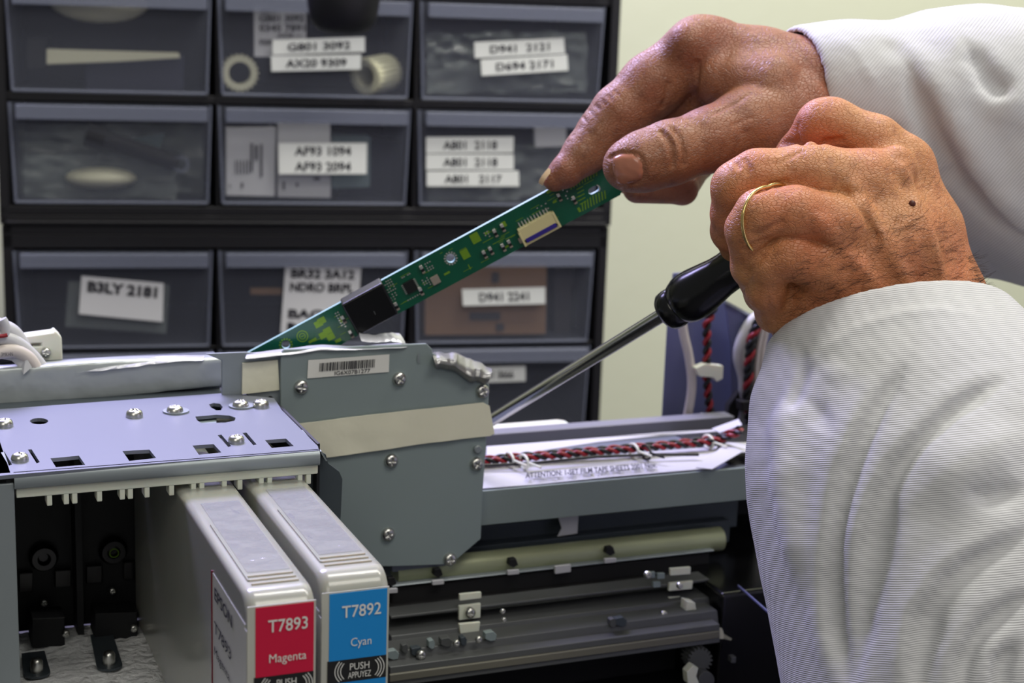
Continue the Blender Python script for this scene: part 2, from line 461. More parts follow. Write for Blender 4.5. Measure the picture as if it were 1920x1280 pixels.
dlabel(dL[(0, 2)], [(866, 542), (1022, 538), (1022, 569), (868, 573)], ['D941 2241'], pad=.2, hgt=.5)
dlabel(dL[(1, 2)], [(872, 689), (985, 686), (985, 714), (872, 718)], ['D541 0666'], pad=.2, hgt=.5)

# --- what lies in the drawers
def inside(y): return YF+y
def qprism(pts, y, th, ms, name, label, cat, extra=None, bevel=0, group=None):
    g = G(); q = [CB.on(u, v, 1, inside(y)) for u, v in pts]
    g.prism([(p[0], p[2]) for p in q], [], lambda p, k: (p[0], inside(y)+k*th, p[1]))
    if extra: extra(g, inside(y)-0.0006)
    o = g.build(name, ms, frame=CB, bevel=bevel); tag(o, label, cat, group); return o
def bars(rects, mi=1):
    def fn(g, y):
        for (a, b, c, d) in rects:
            q = [CB.on(*p, 1, y) for p in ((a, b), (c, b), (c, d), (a, d))]; g.quad(*q, (0, -0.0002, 0), mi)
    return fn
def round_pts(cx, cy, rx, ry, n=28, rot=0):
    return [(cx+rx*math.cos(t)*math.cos(rot)-ry*math.sin(t)*math.sin(rot), cy+rx*math.cos(t)*math.sin(rot)+ry*math.sin(t)*math.cos(rot)) for t in [2*math.pi*k/n for k in range(n)]]
qprism([(424, 242), (517, 240), (515, 368), (424, 366)], .004, .03, ['old_paper', 'dark_print'], 'carton', 'pale carton with a printed barcode, at the left of the drawer marked AF93', 'carton',
       bars([(441+6*i, 300, 443+6*i, 326) for i in range(5)]+[(470, 268, 474, 322), (478, 272, 483, 300), (488, 270, 492, 332), (430, 345, 432, 352), (452, 342, 456, 352)]), .0006)
qprism([(521, 230), (619, 231), (620, 371), (521, 369)], .008, .03, ['old_paper', 'dark_print'], 'carton', 'pale carton behind the AF93 1094 sticker', 'carton', bars([(530, 340, 534, 356), (555, 342, 559, 350), (588, 332, 600, 338)]), .0006)
qprism([(622, 255), (695, 256), (694, 351), (622, 354)], .016, .03, ['teal_paper', 'dark_print'], 'carton', 'grey carton at the right of the drawer marked AF93', 'carton', None, .0006)
qprism([(797, 497), (1025, 496), (1023, 626), (797, 628)], .005, .04, ['cardboard', 'dark_print'], 'cardboard_box', 'brown cardboard box with dark marks, in the drawer marked D941 2241', 'box',
       bars([(922, 510, 936, 530), (880, 585, 938, 600), (930, 606, 945, 620)]), .0006)
qprism([(1040, 500), (1075, 500), (1068, 625), (1040, 625)], .03, .03, ['dark_print'], 'carton', 'dark carton right of the brown cardboard box', 'carton')
qprism([(476, 6), (574, 4), (574, 108), (477, 106)], .003, .001, ['old_paper', 'dark_print'], 'printed_sheet', 'grey printed sheet behind the G801 sticker', 'paper',
       lambda g, y: [g.text(s, CB.on(a, v+h, 1, y), CB.on(b, v+h, 1, y), CB.on(a, v, 1, y), 1, .03) for s, a, b, v, h in
                     (('ART', 488, 520, 14, 8), ('GB01 3092', 486, 570, 28, 12), ('0345 7891', 486, 572, 46, 12), ('AX20 —', 520, 566, 62, 8), ('9309', 486, 512, 74, 10))])
qprism([(1002, 238), (1062, 241), (1062, 274), (1004, 276)], .003, .004, ['old_paper'], 'folded_paper', 'small pale folded paper beside the A801 stickers', 'paper')
qprism([(690, 260), (760, 268), (758, 372), (630, 372)], .05, .03, ['navy_box'], 'carton', 'dark carton in the back right of the drawer marked AF93', 'carton')
qprism([(160, 105), (345, 105), (345, 170), (160, 172)], .012, .06, ['navy_box'], 'part_box', 'dark blue box under the white strip in the top left drawer', 'box', None, .001)
qprism([(50, 70), (90, 70), (85, 130), (50, 132)], .02, .03, ['dull_black'], 'part_box', 'small black block left of the white strip', 'box', None, .001)
qprism([(87, 92), (225, 96), (335, 99), (338, 109), (225, 116), (87, 121)], .003, .005, ['cream_plastic'], 'plastic_strip', 'tapered white plastic strip in the top left drawer', 'strip', None, .0008)
qprism([(258, 258), (308, 250), (298, 290), (205, 268)], .018, .001, ['teal_paper'], 'paper_slip', 'grey green slip beside the dark tube', 'paper')
qprism([(128, 528), (318, 535), (312, 625), (122, 612)], .003, .002, ['zip_bag'], 'zip_bag', 'clear bag behind the handwritten B3LY sticker', 'bag')
qprism([(470, 541), (528, 541), (528, 552), (470, 552)], .01, .004, ['cardboard'], 'wooden_stick', 'tan stick left of the handwritten BR32 sticker', 'stick')
def ellipsoid(name, label, cat, u, v, rx, ry, y, m):
    g = G(); c = CB.on(u, v, 1, inside(y)); k = c @ (CB.M @ CF)/FPX
    rows = []
    for i in range(13):
        th = math.pi*i/12
        rows.append([(c[0]+rx*k*math.sin(th)*math.cos(a), c[1]+0.014+0.013*math.sin(th)*math.sin(a), c[2]+ry*k*math.cos(th)) for a in [2*math.pi*j/20 for j in range(21)]])
    g.grid(rows); o = g.build(name, m, frame=CB, smooth=True); tag(o, label, cat); return o
ellipsoid('foam_pad', 'cream oval pad lying in the drawer below the dark tube', 'pad', 188, 338, 66, 20, .002, 'cream_plastic')
ellipsoid('foam_pad', 'large cream rounded pad at the top of the top left drawer', 'pad', 185, 5, 92, 38, .002, 'cream_plastic')
def gear(label, u, v, ro, ri, y, length, axis):
    g = G(); c = CB.on(u, v, 1, inside(y)); k = np.linalg.norm(c)/FPX*.97
    ax = np.array(axis, float); ax /= np.linalg.norm(ax)
    a = np.cross(ax, (0, 0, 1)); a /= np.linalg.norm(a); b = np.cross(a, ax)
    n = 22; out = []
    for i in range(n):
        for da, r in ((-.33, .88), (-.16, 1), (.16, 1), (.33, .88)):
            t = 2*math.pi*(i+da)/n; out.append((ro*k*r*math.cos(t), ro*k*r*math.sin(t)))
    hole = [(ri*k*math.cos(-2*math.pi*i/24), ri*k*math.sin(-2*math.pi*i/24)) for i in range(24)]
    g.prism(out, [hole], lambda p, q: c+a*p[0]+b*p[1]+ax*length*q)
    o = g.build('gear', 'cream_plastic', frame=CB); tag(o, label, 'gear', 'gears in the drawer marked G801'); return o
gear('white toothed gear facing forward, left of the G801 sticker', 450, 137, 35, 21, .004, .012, (0, 1, 0))
gear('white toothed gear lying turned to the right, right of the AX20 sticker', 684, 143, 35, 21, .004, .026, (.75, .8, .1))
g = G(); A = CB.on(165, 252, 1, inside(.0085)); B = CB.on(335, 306, 1, inside(.0080))
g.tube([A, B], [0.0058, 0.0058], 16); g.tube([A+(B-A)*-.02, A+(B-A)*.18], .0075, 16)
o = g.build('rubber_roller', 'dull_black', frame=CB, smooth=False); tag(o, 'dark tube lying aslant in the drawer under the top left one', 'roller')
g = G(); c = CB.on(339, 308, 1, inside(.003))
g.prism([(c[0]+.0055*math.cos(t*.2618), c[2]+.0055*math.sin(t*.2618)) for t in range(24)], [[(c[0]+.0036*math.cos(-t*.2618), c[2]+.0036*math.sin(-t*.2618)) for t in range(24)]], lambda p, q: (p[0], c[1]+q*.004, p[1]))
o = g.build('washer', 'bin_rim', frame=CB); tag(o, 'small grey ring at the end of the dark tube', 'ring')
# crumpled clear film in two drawers
def film(pts, y, amp, name, label):
    g = G(); (u0, v0, u1, v1) = pts; rows = []
    for i in range(13):
        rows.append([CB.on(u0+(u1-u0)*j/18+rng.normal()*2, v0+(v1-v0)*i/12+rng.normal()*2, 1, inside(y)+abs(rng.normal())*amp) for j in range(19)])
    g.grid(rows, thick=(0, .0003, 0)); o = g.build(name, 'zip_bag', frame=CB, smooth=True); tag(o, label, 'bag'); return o
film((45, 290, 330, 372), .016, .002, 'zip_bag', 'crumpled clear bag under the dark tube in the left drawer')
film((35, 232, 380, 372), .026, .004, 'zip_bag', 'crumpled grey clear bag behind the dark tube')
film((850, 540, 1105, 636), .048, .002, 'zip_bag', 'clear film behind the brown cardboard box')
film((800, 60, 1100, 175), .01, .004, 'zip_bag', 'grey clear film behind the D941 2121 sticker')
film((800, 270, 1110, 375), .01, .004, 'zip_bag', 'grey clear film behind the A801 stickers')

# unidentified dark rounded object hanging into the top of the picture, in front of the cabinet
g = G(); c = CB.on(643, 65, 1, YF-.07); k = .97*np.linalg.norm(c)/FPX
prof = [(0.001, 0), (26*k, 2*k), (44*k, 8*k), (56*k, 17*k), (63*k, 30*k), (68*k, 60*k), (74*k, 110*k), (70*k, 125*k), (20*k, 132*k), (14*k, 420*k)]
g.lathe(prof, c, (0, 0, 1), 40)
o = g.build('hanging_object', 'black_plastic', frame=CB, smooth=True)
tag(o, 'black rounded hanging object in front of the middle top drawer', 'hanging object')

# ------------------------------------------------------------------ the opened printer
S = SC
def pon(u, v, ax, val): return PR.on(u, v, ax, val*S)
PO = np.array((0.23*S, 0.66*S, DESK))
pr = thing('inkjet_printer', 'opened inkjet printer with bare metal frame and white comb over the cartridge bay', 'printer', PR, PO)
YB = 0.546; ZT = -0.163            # bay front, bay cover height
def front_prism(g, pts, holes, y, th, mi=0):
    q = [pon(u, v, 1, y) for u, v in pts]
    hs = [[pon(u, v, 1, y) for u, v in h] for h in holes]
    return g.prism([(p[0], p[2]) for p in q], [[(p[0], p[2]) for p in h] for h in hs], lambda p, k: (p[0], (y*S)+k*th, p[1]), mi)
def top_prism(g, pts, holes, z, th, mi=0):
    q = [pon(u, v, 2, z) for u, v in pts]
    hs = [[pon(u, v, 2, z) for u, v in h] for h in holes]
    return g.prism([(p[0], p[1]) for p in q], [[(p[0], p[1]) for p in h] for h in hs], lambda p, k: (p[0], p[1], z*S-k*th), mi)
def c5(pts): return [(x*.34375, 560+y*.34375) for x, y in pts]

# bay cover with punched holes
holes = [c5([(275, 870), (430, 855), (465, 905), (305, 918)]), c5([(668, 830), (815, 822), (852, 868), (705, 884)]),
         c5([(1050, 800), (1165, 792), (1208, 838), (1085, 850)]), c5([(1445, 770), (1560, 762), (1603, 803), (1482, 813)]),
         c5([(5, 838), (25, 834), (66, 903), (48, 910)]), c5([(152, 822), (172, 820), (217, 890), (200, 897)]),
         c5([(1187, 744), (1207, 740), (1262, 803), (1245, 808)]), c5([(1322, 731), (1344, 729), (1400, 794), (1382, 798)]),
         [(u*1.0, v) for u, v in c5(round_pts(213, 667, 50, 17, 18))], c5([(1140, 575), (1165, 568), (1200, 572), (1215, 590), (1205, 607), (1180, 608), (1150, 592)]),
         c5([(1065, 642), (1180, 632), (1250, 636), (1285, 648), (1280, 664), (1230, 675), (1100, 678), (1075, 662)])]
g = G()
top_prism(g, [(-60, 897), (28, 889), (598, 844), (596, 836), (572, 812), (528, 768), (514, 746), (415, 737), (200, 752), (-70, 772)][::-1], holes, ZT, .0012)
g.build('bay_cover', 'violet_sheet', parent=pr, label='bluish punched metal cover of the cartridge bay')
g = G(); x0, x1 = .0455*S, .1524*S; yb = YB*S
rows = []
for k, (dy, dz) in enumerate([(0, 0), (-.0012, -.0004), (-.0018, -.0014), (-.0018, -.0040), (-.0012, -.0048), (.0, -.0050), (.001, -.0050)]):
    rows.append([(x0, yb+dy, ZT*S+dz), (x1, yb+dy, ZT*S+dz)])
g.grid(rows, thick=(0, .0008, 0))
g.build('front_lip', 'zinc', parent=pr, smooth=True)
g = G(); g.box(-.01*S, x0, yb-.0008, yb+.0006, -.34*S, ZT*S-.003)
g.box(-.01*S, x0-.0005, yb, .64*S, ZT*S-.0012, ZT*S)
g.build('bay_left_frame', 'zinc', parent=pr, bevel=.0004)

# dark tab seen through the long notch
g = G(); top_prism(g, c5([(1060, 640), (1180, 632), (1180, 676), (1100, 682)]), [], ZT-.0022, .0006)
g.build('latch_tab', 'painted_sheet', parent=pr)

# screws: round pan heads with a cross recess
def screw_mesh(r, name='screw'):
    g = G(); NR, NT = 11, 40; vs = []; fs = []
    for i in range(NR):
        q = i/(NR-1); rr = r*q
        for k in range(NT):
            t = 2*math.pi*k/NT; x, y = rr*math.cos(t), rr*math.sin(t)
            z = r*.62*math.sqrt(max(0, 1-q**2.6))
            w = r*.10
            if (abs(x) < w and abs(y) < r*.55) or (abs(y) < w and abs(x) < r*.55): z -= r*.36*(1-q)
            vs.append((x, y, z))
    for i in range(NR-1):
        for k in range(NT): fs.append((i*NT+k, i*NT+(k+1) % NT, (i+1)*NT+(k+1) % NT, (i+1)*NT+k))
    b0 = len(vs)
    for k in range(NT):
        t = 2*math.pi*k/NT; vs.append((r*math.cos(t), r*math.sin(t), -r*.5))
    for k in range(NT): fs.append(((NR-1)*NT+k, (NR-1)*NT+(k+1) % NT, b0+(k+1) % NT, b0+k))
    me = bpy.data.meshes.new(name); me.from_pydata(vs, [], fs)
    for p in me.polygons: p.use_smooth = True
    me.materials.append(M_['screw_steel']); return me
SCREW = screw_mesh(.0023)
def screw(parent, pt, facing, sc=1.0, spin=0.3):
    o = bpy.data.objects.new('screw', SCREW); col.objects.link(o); o.parent = parent
    fr, og = ROOT[parent.name]; o.location = Vector(np.array(pt)-og)
    if facing == 'up': o.rotation_euler = (0, 0, spin)
    else: o.rotation_euler = (math.radians(90), spin, 0)
    o.scale = (sc, sc, sc); ROOT[o.name] = (fr, og); return o
for i, (u, v) in enumerate([(8, 794), (252, 776), (328, 769), (451, 759), (489, 758), (37, 858), (443, 824)]):
    p = pon(u, v, 2, ZT+.001); screw(pr, p, 'up', 1.25 if i < 5 else 1.15, spin=i*.7)
# washers beneath three of them
g = G()
for u, v in ((330, 772), (453, 762)):
    p = pon(u, v, 2, ZT); g.lathe([(.0045, 0), (.0045, .0006), (.002, .0007)], p, (0, 0, 1), 24)
g.build('washer', 'zinc', parent=pr)

# white comb under the lip
g = G(); zc0, zc1 = -.1722*S, -.1665*S
g.box(.0462*S, .1522*S, yb+.0002, yb+.0045, zc0, zc1)
g.box(.0462*S, .1522*S, yb+.003, yb+.009, zc1-.001, zc1)
for cx in (270, 362, 408, 543, 668, 712, 803, 937, 1057, 1103, 1226, 1311, 1428, 1474, 1640, 1686):
    p = pon(cx*.34375, 560+(1060-.118*(cx-270))*.34375, 1, YB)
    g.box(p[0]-.0008, p[0]+.0008, yb+.0003, yb+.006, zc0-.0033, zc0+.0005)
g.build('comb_guide', 'nylon', parent=pr, bevel=.0003, label='white plastic comb with short teeth under the bay cover')

# bay walls, rear wall, floor
g = G(); YR = .652*S; xr = .1555*S; ZF = -.2632*S
g.box(.0430*S, .0445*S, yb, YR, ZF, ZT*S-.0015); g.box(xr, xr+.001, yb+.012, YR, ZF, ZT*S-.0015)
g.box(.0430*S, xr, YR, YR+.002, ZF, ZT*S-.0015)
g.box(.0765*S, .0790*S, YR-.012, YR, ZF, ZT*S-.004)      # upright divider
g.box(.1040*S, .1050*S, YR-.010, YR, ZF, ZT*S-.004)
g.build('bay_wall', 'bay_black', parent=pr)
def bay_face(pts, y, th, m, name):
    g = G(); front_prism(g, pts, [], y, th); return g.build(name, m, parent=pr, bevel=.0004)
for i, (cx, cy) in enumerate([(81, 1043), (211, 1030)]):
    c = pon(cx, cy, 1, .651); g = G()
    g.lathe([(.0052, 0), (.0052, .0015), (.0042, .0035), (.0024, .0035), (.0016, .001)], c, (0, -1, 0), 28)
    port = g.build('ink_port', 'gloss_black', parent=pr, smooth=False)
    if i == 1:
        g = G(); g.tube([c+np.array((.0016*math.cos(t_), -.0040, .0016*math.sin(t_))) for t_ in np.linspace(0, 2*math.pi, 25)], .00018, 6)
        g.build('port_seal', 'pcb_trace', parent=port)
for (a, b, c_, d) in [(36, 1075, 62, 1112), (103, 1070, 134, 1102), (162, 1062, 192, 1095), (232, 1055, 260, 1088)]:
    bay_face([(a, b), (c_, b-2), (c_, d-2), (a, d)], .648, .003, 'gloss_black', 'contact_block')
for (a, b, c_, d) in [(60, 1160, 122, 1215), (178, 1150, 258, 1200)]:
    bay_face([(a, b), (c_, b-3), (c_, d-3), (a, d)], .63, .012, 'bay_black', 'socket_housing')
for (u, v) in [(124, 1188), (251, 1178), (211, 1108), (83, 1130)]:
    screw(pr, pon(u, v, 1, .628 if v > 1150 else .648), 'front', .6)
# foam pad floor and spring tongues
g = G()
n = 34
q0 = [pon(60, 1200, 2, -.2632), pon(330, 1180, 2, -.2632)]
rows = []
for i in range(n):
    y = (.50+(.648-.50)*i/(n-1))*S
    rows.append([((.0455+(.104-.0455)*j/25)*S, y, ZF+.0003+rng.random()*.0008) for j in range(26)])
g.grid(rows, thick=(0, 0, -.002))
g.build('absorbent_pad', 'foam', parent=pr, smooth=True, label='white fibrous pad on the floor of the bay')
g = G(); g.box(.043*S, .16*S, .44*S, .652*S, ZF-.004, ZF-.0021); g.build('bay_floor', 'bay_black', parent=pr)
for (u, v, tip) in [(62, 1225, (70, 1262)), (190, 1190, (206, 1248))]:
    a = pon(u, v, 2, -.2612); b = pon(*tip, 2, -.2605)
    g = G(); w = .0043
    out = [(a[0]-w*.9, a[1]), (a[0]+w*.9, a[1])] + [(b[0]+w*math.cos(t), b[1]+.0005+w*.8*math.sin(t)) for t in np.linspace(0, -math.pi, 10)]
    g.prism(out, [], lambda p, k: (p[0], p[1], -.2600*S-.0004-k*.0008))
    tg = g.build('spring_tongue', 'dark_sheet', parent=pr)
    g = G(); g.lathe([(.0021, -.001), (.0021, .0025), (.0017, .0035), (.0009, .004)], (b[0], b[1]+.0016, -.2595*S), (0, 0, 1), 20)
    g.build('contact_pin', 'screw_steel', parent=tg, smooth=True)

# right flange of the bay, in front of the grey side sheet
g = G(); front_prism(g, [(560, 847), (600, 846), (611, 852), (615, 868), (636, 884), (642, 898), (639, 965), (628, 1100), (560, 1100)], [], .565, .0012)
g.build('bay_right_flange', 'dark_sheet', parent=pr)
g = G(); a = pon(564, 806, 2, ZT-.001); b = pon(600, 846, 1, .562)
g.quad(a, b, b-np.array((-.002, 0, .0035)), a-np.array((-.002, 0, .0035)), (.0006, 0, 0)); g.build('flange_edge', 'zinc', parent=pr)

# large grey side sheet
YS = .632
sheet_pts = [(527, 662), (533, 655), (800, 644), (811, 655), (811, 662), (905, 705), (918, 722), (912, 835), (905, 930), (902, 1010), (846, 1058), (740, 1062), (640, 1062), (560, 1000), (525, 800)]
g = G(); front_prism(g, sheet_pts, [], YS, .0014)
sheet = g.build('side_sheet', 'painted_sheet', parent=pr, bevel=.0004, label='large grey painted sheet with screws and a barcode sticker')
for i, (u, v) in enumerate([(564, 725), (748, 710), (904, 733), (733, 863), (893, 869), (727, 1001), (843, 1048)]):
    screw(sheet, pon(u, v, 1, YS)+np.array((0, -.0004, 0)), 'front', 1.18, spin=i*.5+.2)
p = pon(894, 841, 1, YS); g = G(); g.lathe([(.0016, 0), (.0016, .0012), (.0012, .0016)], p, (0, -1, 0), 20); g.build('rivet', 'zinc', parent=sheet, smooth=False)
g = G(); q = [pon(u, v, 1, YS-.0004) for u, v in [(578, 675), (730, 664), (729, 697), (576, 709)]]
g.quad(*q, (0, -.0001, 0), 0)
def sub(qd, a, b): return qd[0]+(qd[1]-qd[0])*a+(qd[3]-qd[0])*b+np.array((0, -.0003, 0))
x = .14; random.seed(3)
while x < .83:
    w = random.choice([.006, .006, .012, .016]); g.quad(sub(q, x, .2), sub(q, x+w, .2), sub(q, x+w, .66), sub(q, x, .66), (0, -.0001, 0), 1); x += w+random.choice([.006, .008, .012])
g.text('IG6X07B1277', sub(q, .33, .93), sub(q, .77, .93), sub(q, .33, .72), 1, .01)
g.build('barcode_sticker', ['label_white', 'ink'], parent=sheet, label='white barcode sticker reading IG6X07B1277')
g = G(); g.text('J', sub(q, 1.41, .45), sub(q, 1.36, .45), sub(q, 1.41, .05), 0); g.build('stamped_mark', 'zinc', parent=sheet)

# masking tape over the sheet, felt square, bracket at the left
def strip(name, top, bot, y, th, m, parent, n=24, wob=.0, label=None):
    """strip between two pixel polylines on the plane y, gently waved"""
    def res(pl):
        d = np.r_[0, np.cumsum([math.dist(pl[i], pl[i+1]) for i in range(len(pl)-1)])]
        t = np.linspace(0, d[-1], n); return [(np.interp(k, d, [p[0] for p in pl]), np.interp(k, d, [p[1] for p in pl])) for k in t]
    T, B = res(top), res(bot); rows = []
    ph = rng.random()*6
    for k in range(7):
        f = k/6
        rows.append([pon(T[i][0]*(1-f)+B[i][0]*f, T[i][1]*(1-f)+B[i][1]*f, 1, y)+np.array((0, -wob*(.5+.5*math.sin(i*.9+f*2+ph)) - wob*.6*rng.random(), 0)) for i in range(n)])
    g = G(); g.grid(rows, thick=(0, th, 0)); return g.build(name, m, parent=parent, smooth=True, label=label)
strip('masking_tape', [(540, 796), (700, 776), (915, 753), (917, 760)], [(612, 857), (700, 845), (800, 830), (928, 815), (926, 812)], YS-.0012, -.0003, 'masking', pr, wob=.0003, label='cream tape stuck across the grey side sheet')
g = G(); front_prism(g, [(385, 663), (462, 660), (527, 668), (527, 775), (455, 735), (455, 760), (416, 760), (416, 676)], [], YS+.003, .0012)
g.build('corner_bracket', 'zinc', parent=pr, bevel=.0004)
g = G(); front_prism(g, [(455, 681), (521, 675), (524, 731), (454, 739)], [], YS+.0018, .001)
g.build('felt_square', 'felt', parent=pr, label='cream felt square beside the grey sheet')

# silver film folded over the top of the sheet, and crumpled at its right end
def crumple(name, rowsuv, yoff, m, parent, amp=.0008, label=None, th=.0003, sub=1):
    g = G(); rows = []
    for r, yo in zip(rowsuv, yoff):
        n = 22; d = np.r_[0, np.cumsum([math.dist(r[i], r[i+1]) for i in range(len(r)-1)])]
        t = np.linspace(0, d[-1], n)
        rows.append([pon(np.interp(k, d, [p[0] for p in r]), np.interp(k, d, [p[1] for p in r]), 1, yo)+np.array((rng.normal()*amp*.3, rng.normal()*amp, rng.normal()*amp*.35)) for k in t])
    g.grid(rows, thick=(0, th, 0)); return g.build(name, m, parent=parent, smooth=True, label=label, sub=sub)
crumple('silver_film', [[(462, 664), (560, 652), (600, 648), (680, 648), (760, 642)], [(462, 660), (560, 650), (602, 643), (680, 650), (768, 646)], [(460, 668), (560, 658), (605, 651), (690, 654), (765, 650)], [(456, 675), (560, 664), (600, 658), (690, 655), (765, 652)]],
        [YS+.016, YS+.006, YS-.001, YS-.0015], 'foil', pr, .0003, 'silver film folded over the top edge of the sheet')
crumple('film_flap', [[(672, 623), (700, 627), (735, 622), (750, 624)], [(676, 634), (705, 636), (745, 632), (758, 636)], [(678, 641), (705, 643), (735, 640), (762, 646)]],
        [YS+.008, YS+.003, YS+.001], 'foil', pr, .0003, 'raised flap of silver film')
crumple('crumpled_film', [[(812, 657), (850, 660), (885, 672), (920, 688)], [(812, 668), (850, 672), (880, 690), (921, 696)], [(814, 682), (850, 684), (878, 704), (919, 712)], [(815, 692), (850, 694), (880, 716), (912, 720)]],
        [YS+.006, YS-.004, YS-.006, YS-.002], 'dull_foil', pr, .0008, 'crumpled silver film at the right end of the sheet')

# foil taped beam running left behind the bay cover
YBm = .650
g = G(); rows = []
prof = [(682, 664, .010), (690, 670, .0006), (693, 673, 0), (712, 688, -.0001), (735, 704, -.0001), (758, 718, .0), (768, 723, .0008)]
for k, (vl, vr, yo) in enumerate(prof):
    r = []
    for i in range(40):
        f = i/39; u = -90+f*506; v = vl+(vr-vl)*(u/415) + (-4*math.sin(math.pi*np.clip((u-60)/330, 0, 1)) if k < 3 else 0)
        w = (math.sin(i*1.3+k*.7)*.00012+rng.normal()*.00012) if k > 1 else 0
        r.append(pon(u, v, 1, YBm+yo)+np.array((0, w, w*.5)))
    rows.append(r)
g.grid(rows, thick=(0, .0006, 0)); g.build('foil_wrapped_beam', 'foil_tape', parent=pr, smooth=True, sub=1, label='silver taped beam behind the bay cover')
crumple('silver_film', [[(190, 682), (260, 670), (330, 664), (384, 666)], [(190, 690), (260, 680), (330, 672), (382, 672)], [(130, 702), (240, 690), (330, 678), (384, 676)]], [YBm+.006, YBm-.001, YBm-.0015], 'foil', pr, .0003, 'bright crease of silver film on the beam')
g = G(); g.box(-.02*S, .139*S, YBm*S+.003, YBm*S+.014, -.175*S, -.1515*S); g.build('beam_core', 'dark_sheet', parent=pr)
g = G(); g.box(-.02*S, .157*S, .64*S, .652*S, ZT*S-.006, ZT*S-.0015); g.build('rear_ledge', 'dark_sheet', parent=pr)

# --- right hand channel with the paper strip and cable harness
ZP = -.2161
g = G(); x1r = .398*S; xl = .18*S
g.box(xl, x1r, .640*S, .6415*S, -.2325*S, ZP*S)
g.build('channel_front', 'rail_sheet', parent=pr, bevel=.0004)
g = G(); g.box(xl, .42*S, .6416*S, .715*S, ZP*S-.004, ZP*S-.003); g.build('channel_floor', 'violet_sheet', parent=pr)
zb = pon(912, 808, 1, .722)[2]
g = G(); g.box(xl, pon(1365, 790, 1, .722)[0], .7155*S, .7170*S, ZP*S-.004, zb); g.box(xl, pon(1365, 790, 1, .722)[0], .7170*S, .726*S, zb-.001, zb); g.build('channel_back', 'channel_back', parent=pr, bevel=.0004)
g = G(); front_prism(g, [(905, 808), (1060, 796), (1075, 798), (1082, 812), (1082, 840), (905, 840)], [], .735, .01); g.build('rear_cover_strip', 'nylon', parent=pr, bevel=.0006)
# paper strip with print
def pz(u, v, dz=0): return pon(u, v, 2, ZP+dz)
g = G(); T = [(895, 862), (1000, 862), (1150, 852), (1330, 838), (1345, 836)]; B = [(895, 916), (1000, 908), (1150, 893), (1300, 880), (1330, 878)]
rows = []
for k in range(5):
    f = k/4; rows.append([pz(a[0]*(1-f)+b[0]*f, a[1]*(1-f)+b[1]*f, .0006*math.sin(i*1.7+k)) for i, (a, b) in enumerate(zip(T, B))])
g.grid(rows, thick=(0, 0, -.0003))
ty = lambda u, dv: pz(u, 897-(u-975)*.082+dv, .0020)
g.text('ATTENTION: 1-SET FILM TAPE SHEETS 2001 Nov.', ty(985, 0), ty(1232, 0), ty(985, -10), 1, .03)
g.build('printed_strip', ['white_wire', 'ink'], parent=pr, label='white flat cable strip with small print')
g = G(); g.add([pz(1305, 876, .0022), pz(1362, 830, .003), pz(1392, 846, .004), pz(1335, 879, .0022)], [(0, 1, 2, 3)]); g.add([pz(1362, 829, .003), pz(1440, 829, .003), pz(1450, 852, .002), pz(1392, 847, .003)], [(0, 1, 2, 3)])
g.add([pz(1335, 804, .006), pz(1385, 786, .012), pz(1392, 797, .012), pz(1350, 812, .006)], [(0, 1, 2, 3)])
o = g.build('folded_strip_end', 'white_wire', parent=pr); md = o.modifiers.new('s', 'SOLIDIFY'); md.thickness = .0003
g = G(); g.add([pz(912, 838, .0015), pz(1120, 822, .0015), pz(1240, 812, .002), pz(1345, 806, .004), pz(1345, 810, .004), pz(1240, 817, .002), pz(1120, 830, .0015), pz(912, 862, .0015)], [tuple(range(8))])
o = g.build('flat_cable', 'white_wire', parent=pr); md = o.modifiers.new('s', 'SOLIDIFY'); md.thickness = .0004
def twisted(name, pts, r, turns, mats, parent, label=None, sep=1.0, n=120):
    pts = [np.array(p) for p in pts]; d = np.r_[0, np.cumsum([np.linalg.norm(pts[i+1]-pts[i]) for i in range(len(pts)-1)])]
    out = [np.array([np.interp(k, d, [p[j] for p in pts]) for j in range(3)]) for k in np.linspace(0, d[-1], n)]
    for w, m in enumerate(mats):
        g = G(); path = []
        for i, p in enumerate(out):
            t = out[min(i+1, n-1)]-out[max(i-1, 0)]; t /= np.linalg.norm(t)
            a = np.cross(t, (0.1, 0.99, 0.1)); a /= np.linalg.norm(a); b = np.cross(t, a)
            an = 2*math.pi*(turns*i/n+w/len(mats)); path.append(p+r*sep*(math.cos(an)*a+math.sin(an)*b))
        g.tube(path, r, 8); g.build(name, m, parent=parent, smooth=True, label=label if w == 0 else None)
hl = [pz(900, 866, .0035), pz(1000, 857, .0035), pz(1200, 841, .004), pz(1300, 832, .004), pz(1350, 825, .005), pz(1392, 808, .012)]
twisted('harness_wire', hl, .00085, 17, ['red_wire', 'black_wire'], pr)
twisted('harness_wire', [p+np.array((0, .003, .0004)) for p in hl], .0007, 11, ['black_wire', 'red_wire'], pr)
g = G(); g.tube([pz(895, 873, .003), pz(1000, 868, .003), pz(1120, 856, .003), pz(1220, 852, .003), pz(1310, 852, .003)], .0007, 8); g.build('harness_wire', 'black_wire', parent=pr, smooth=True)
for (u, v) in [(957, 863), (984, 867), (1190, 846), (1213, 849), (1330, 829)]:
    p = pz(u, v, .0035); g = G()
    path = [p+np.array((.0002*math.sin(t), .0046*math.cos(t)+.001, .0028*math.sin(t))) for t in np.linspace(0, 2*math.pi, 18)]
    g.tube(path, .0006, 6); g.tube([p+np.array((0, -.003, .001)), p+np.array((.003, -.010, .0005))], .0005, 6)
    g.build('cable_tie', 'nylon' if u != 1213 else 'black_wire', parent=pr, smooth=True)

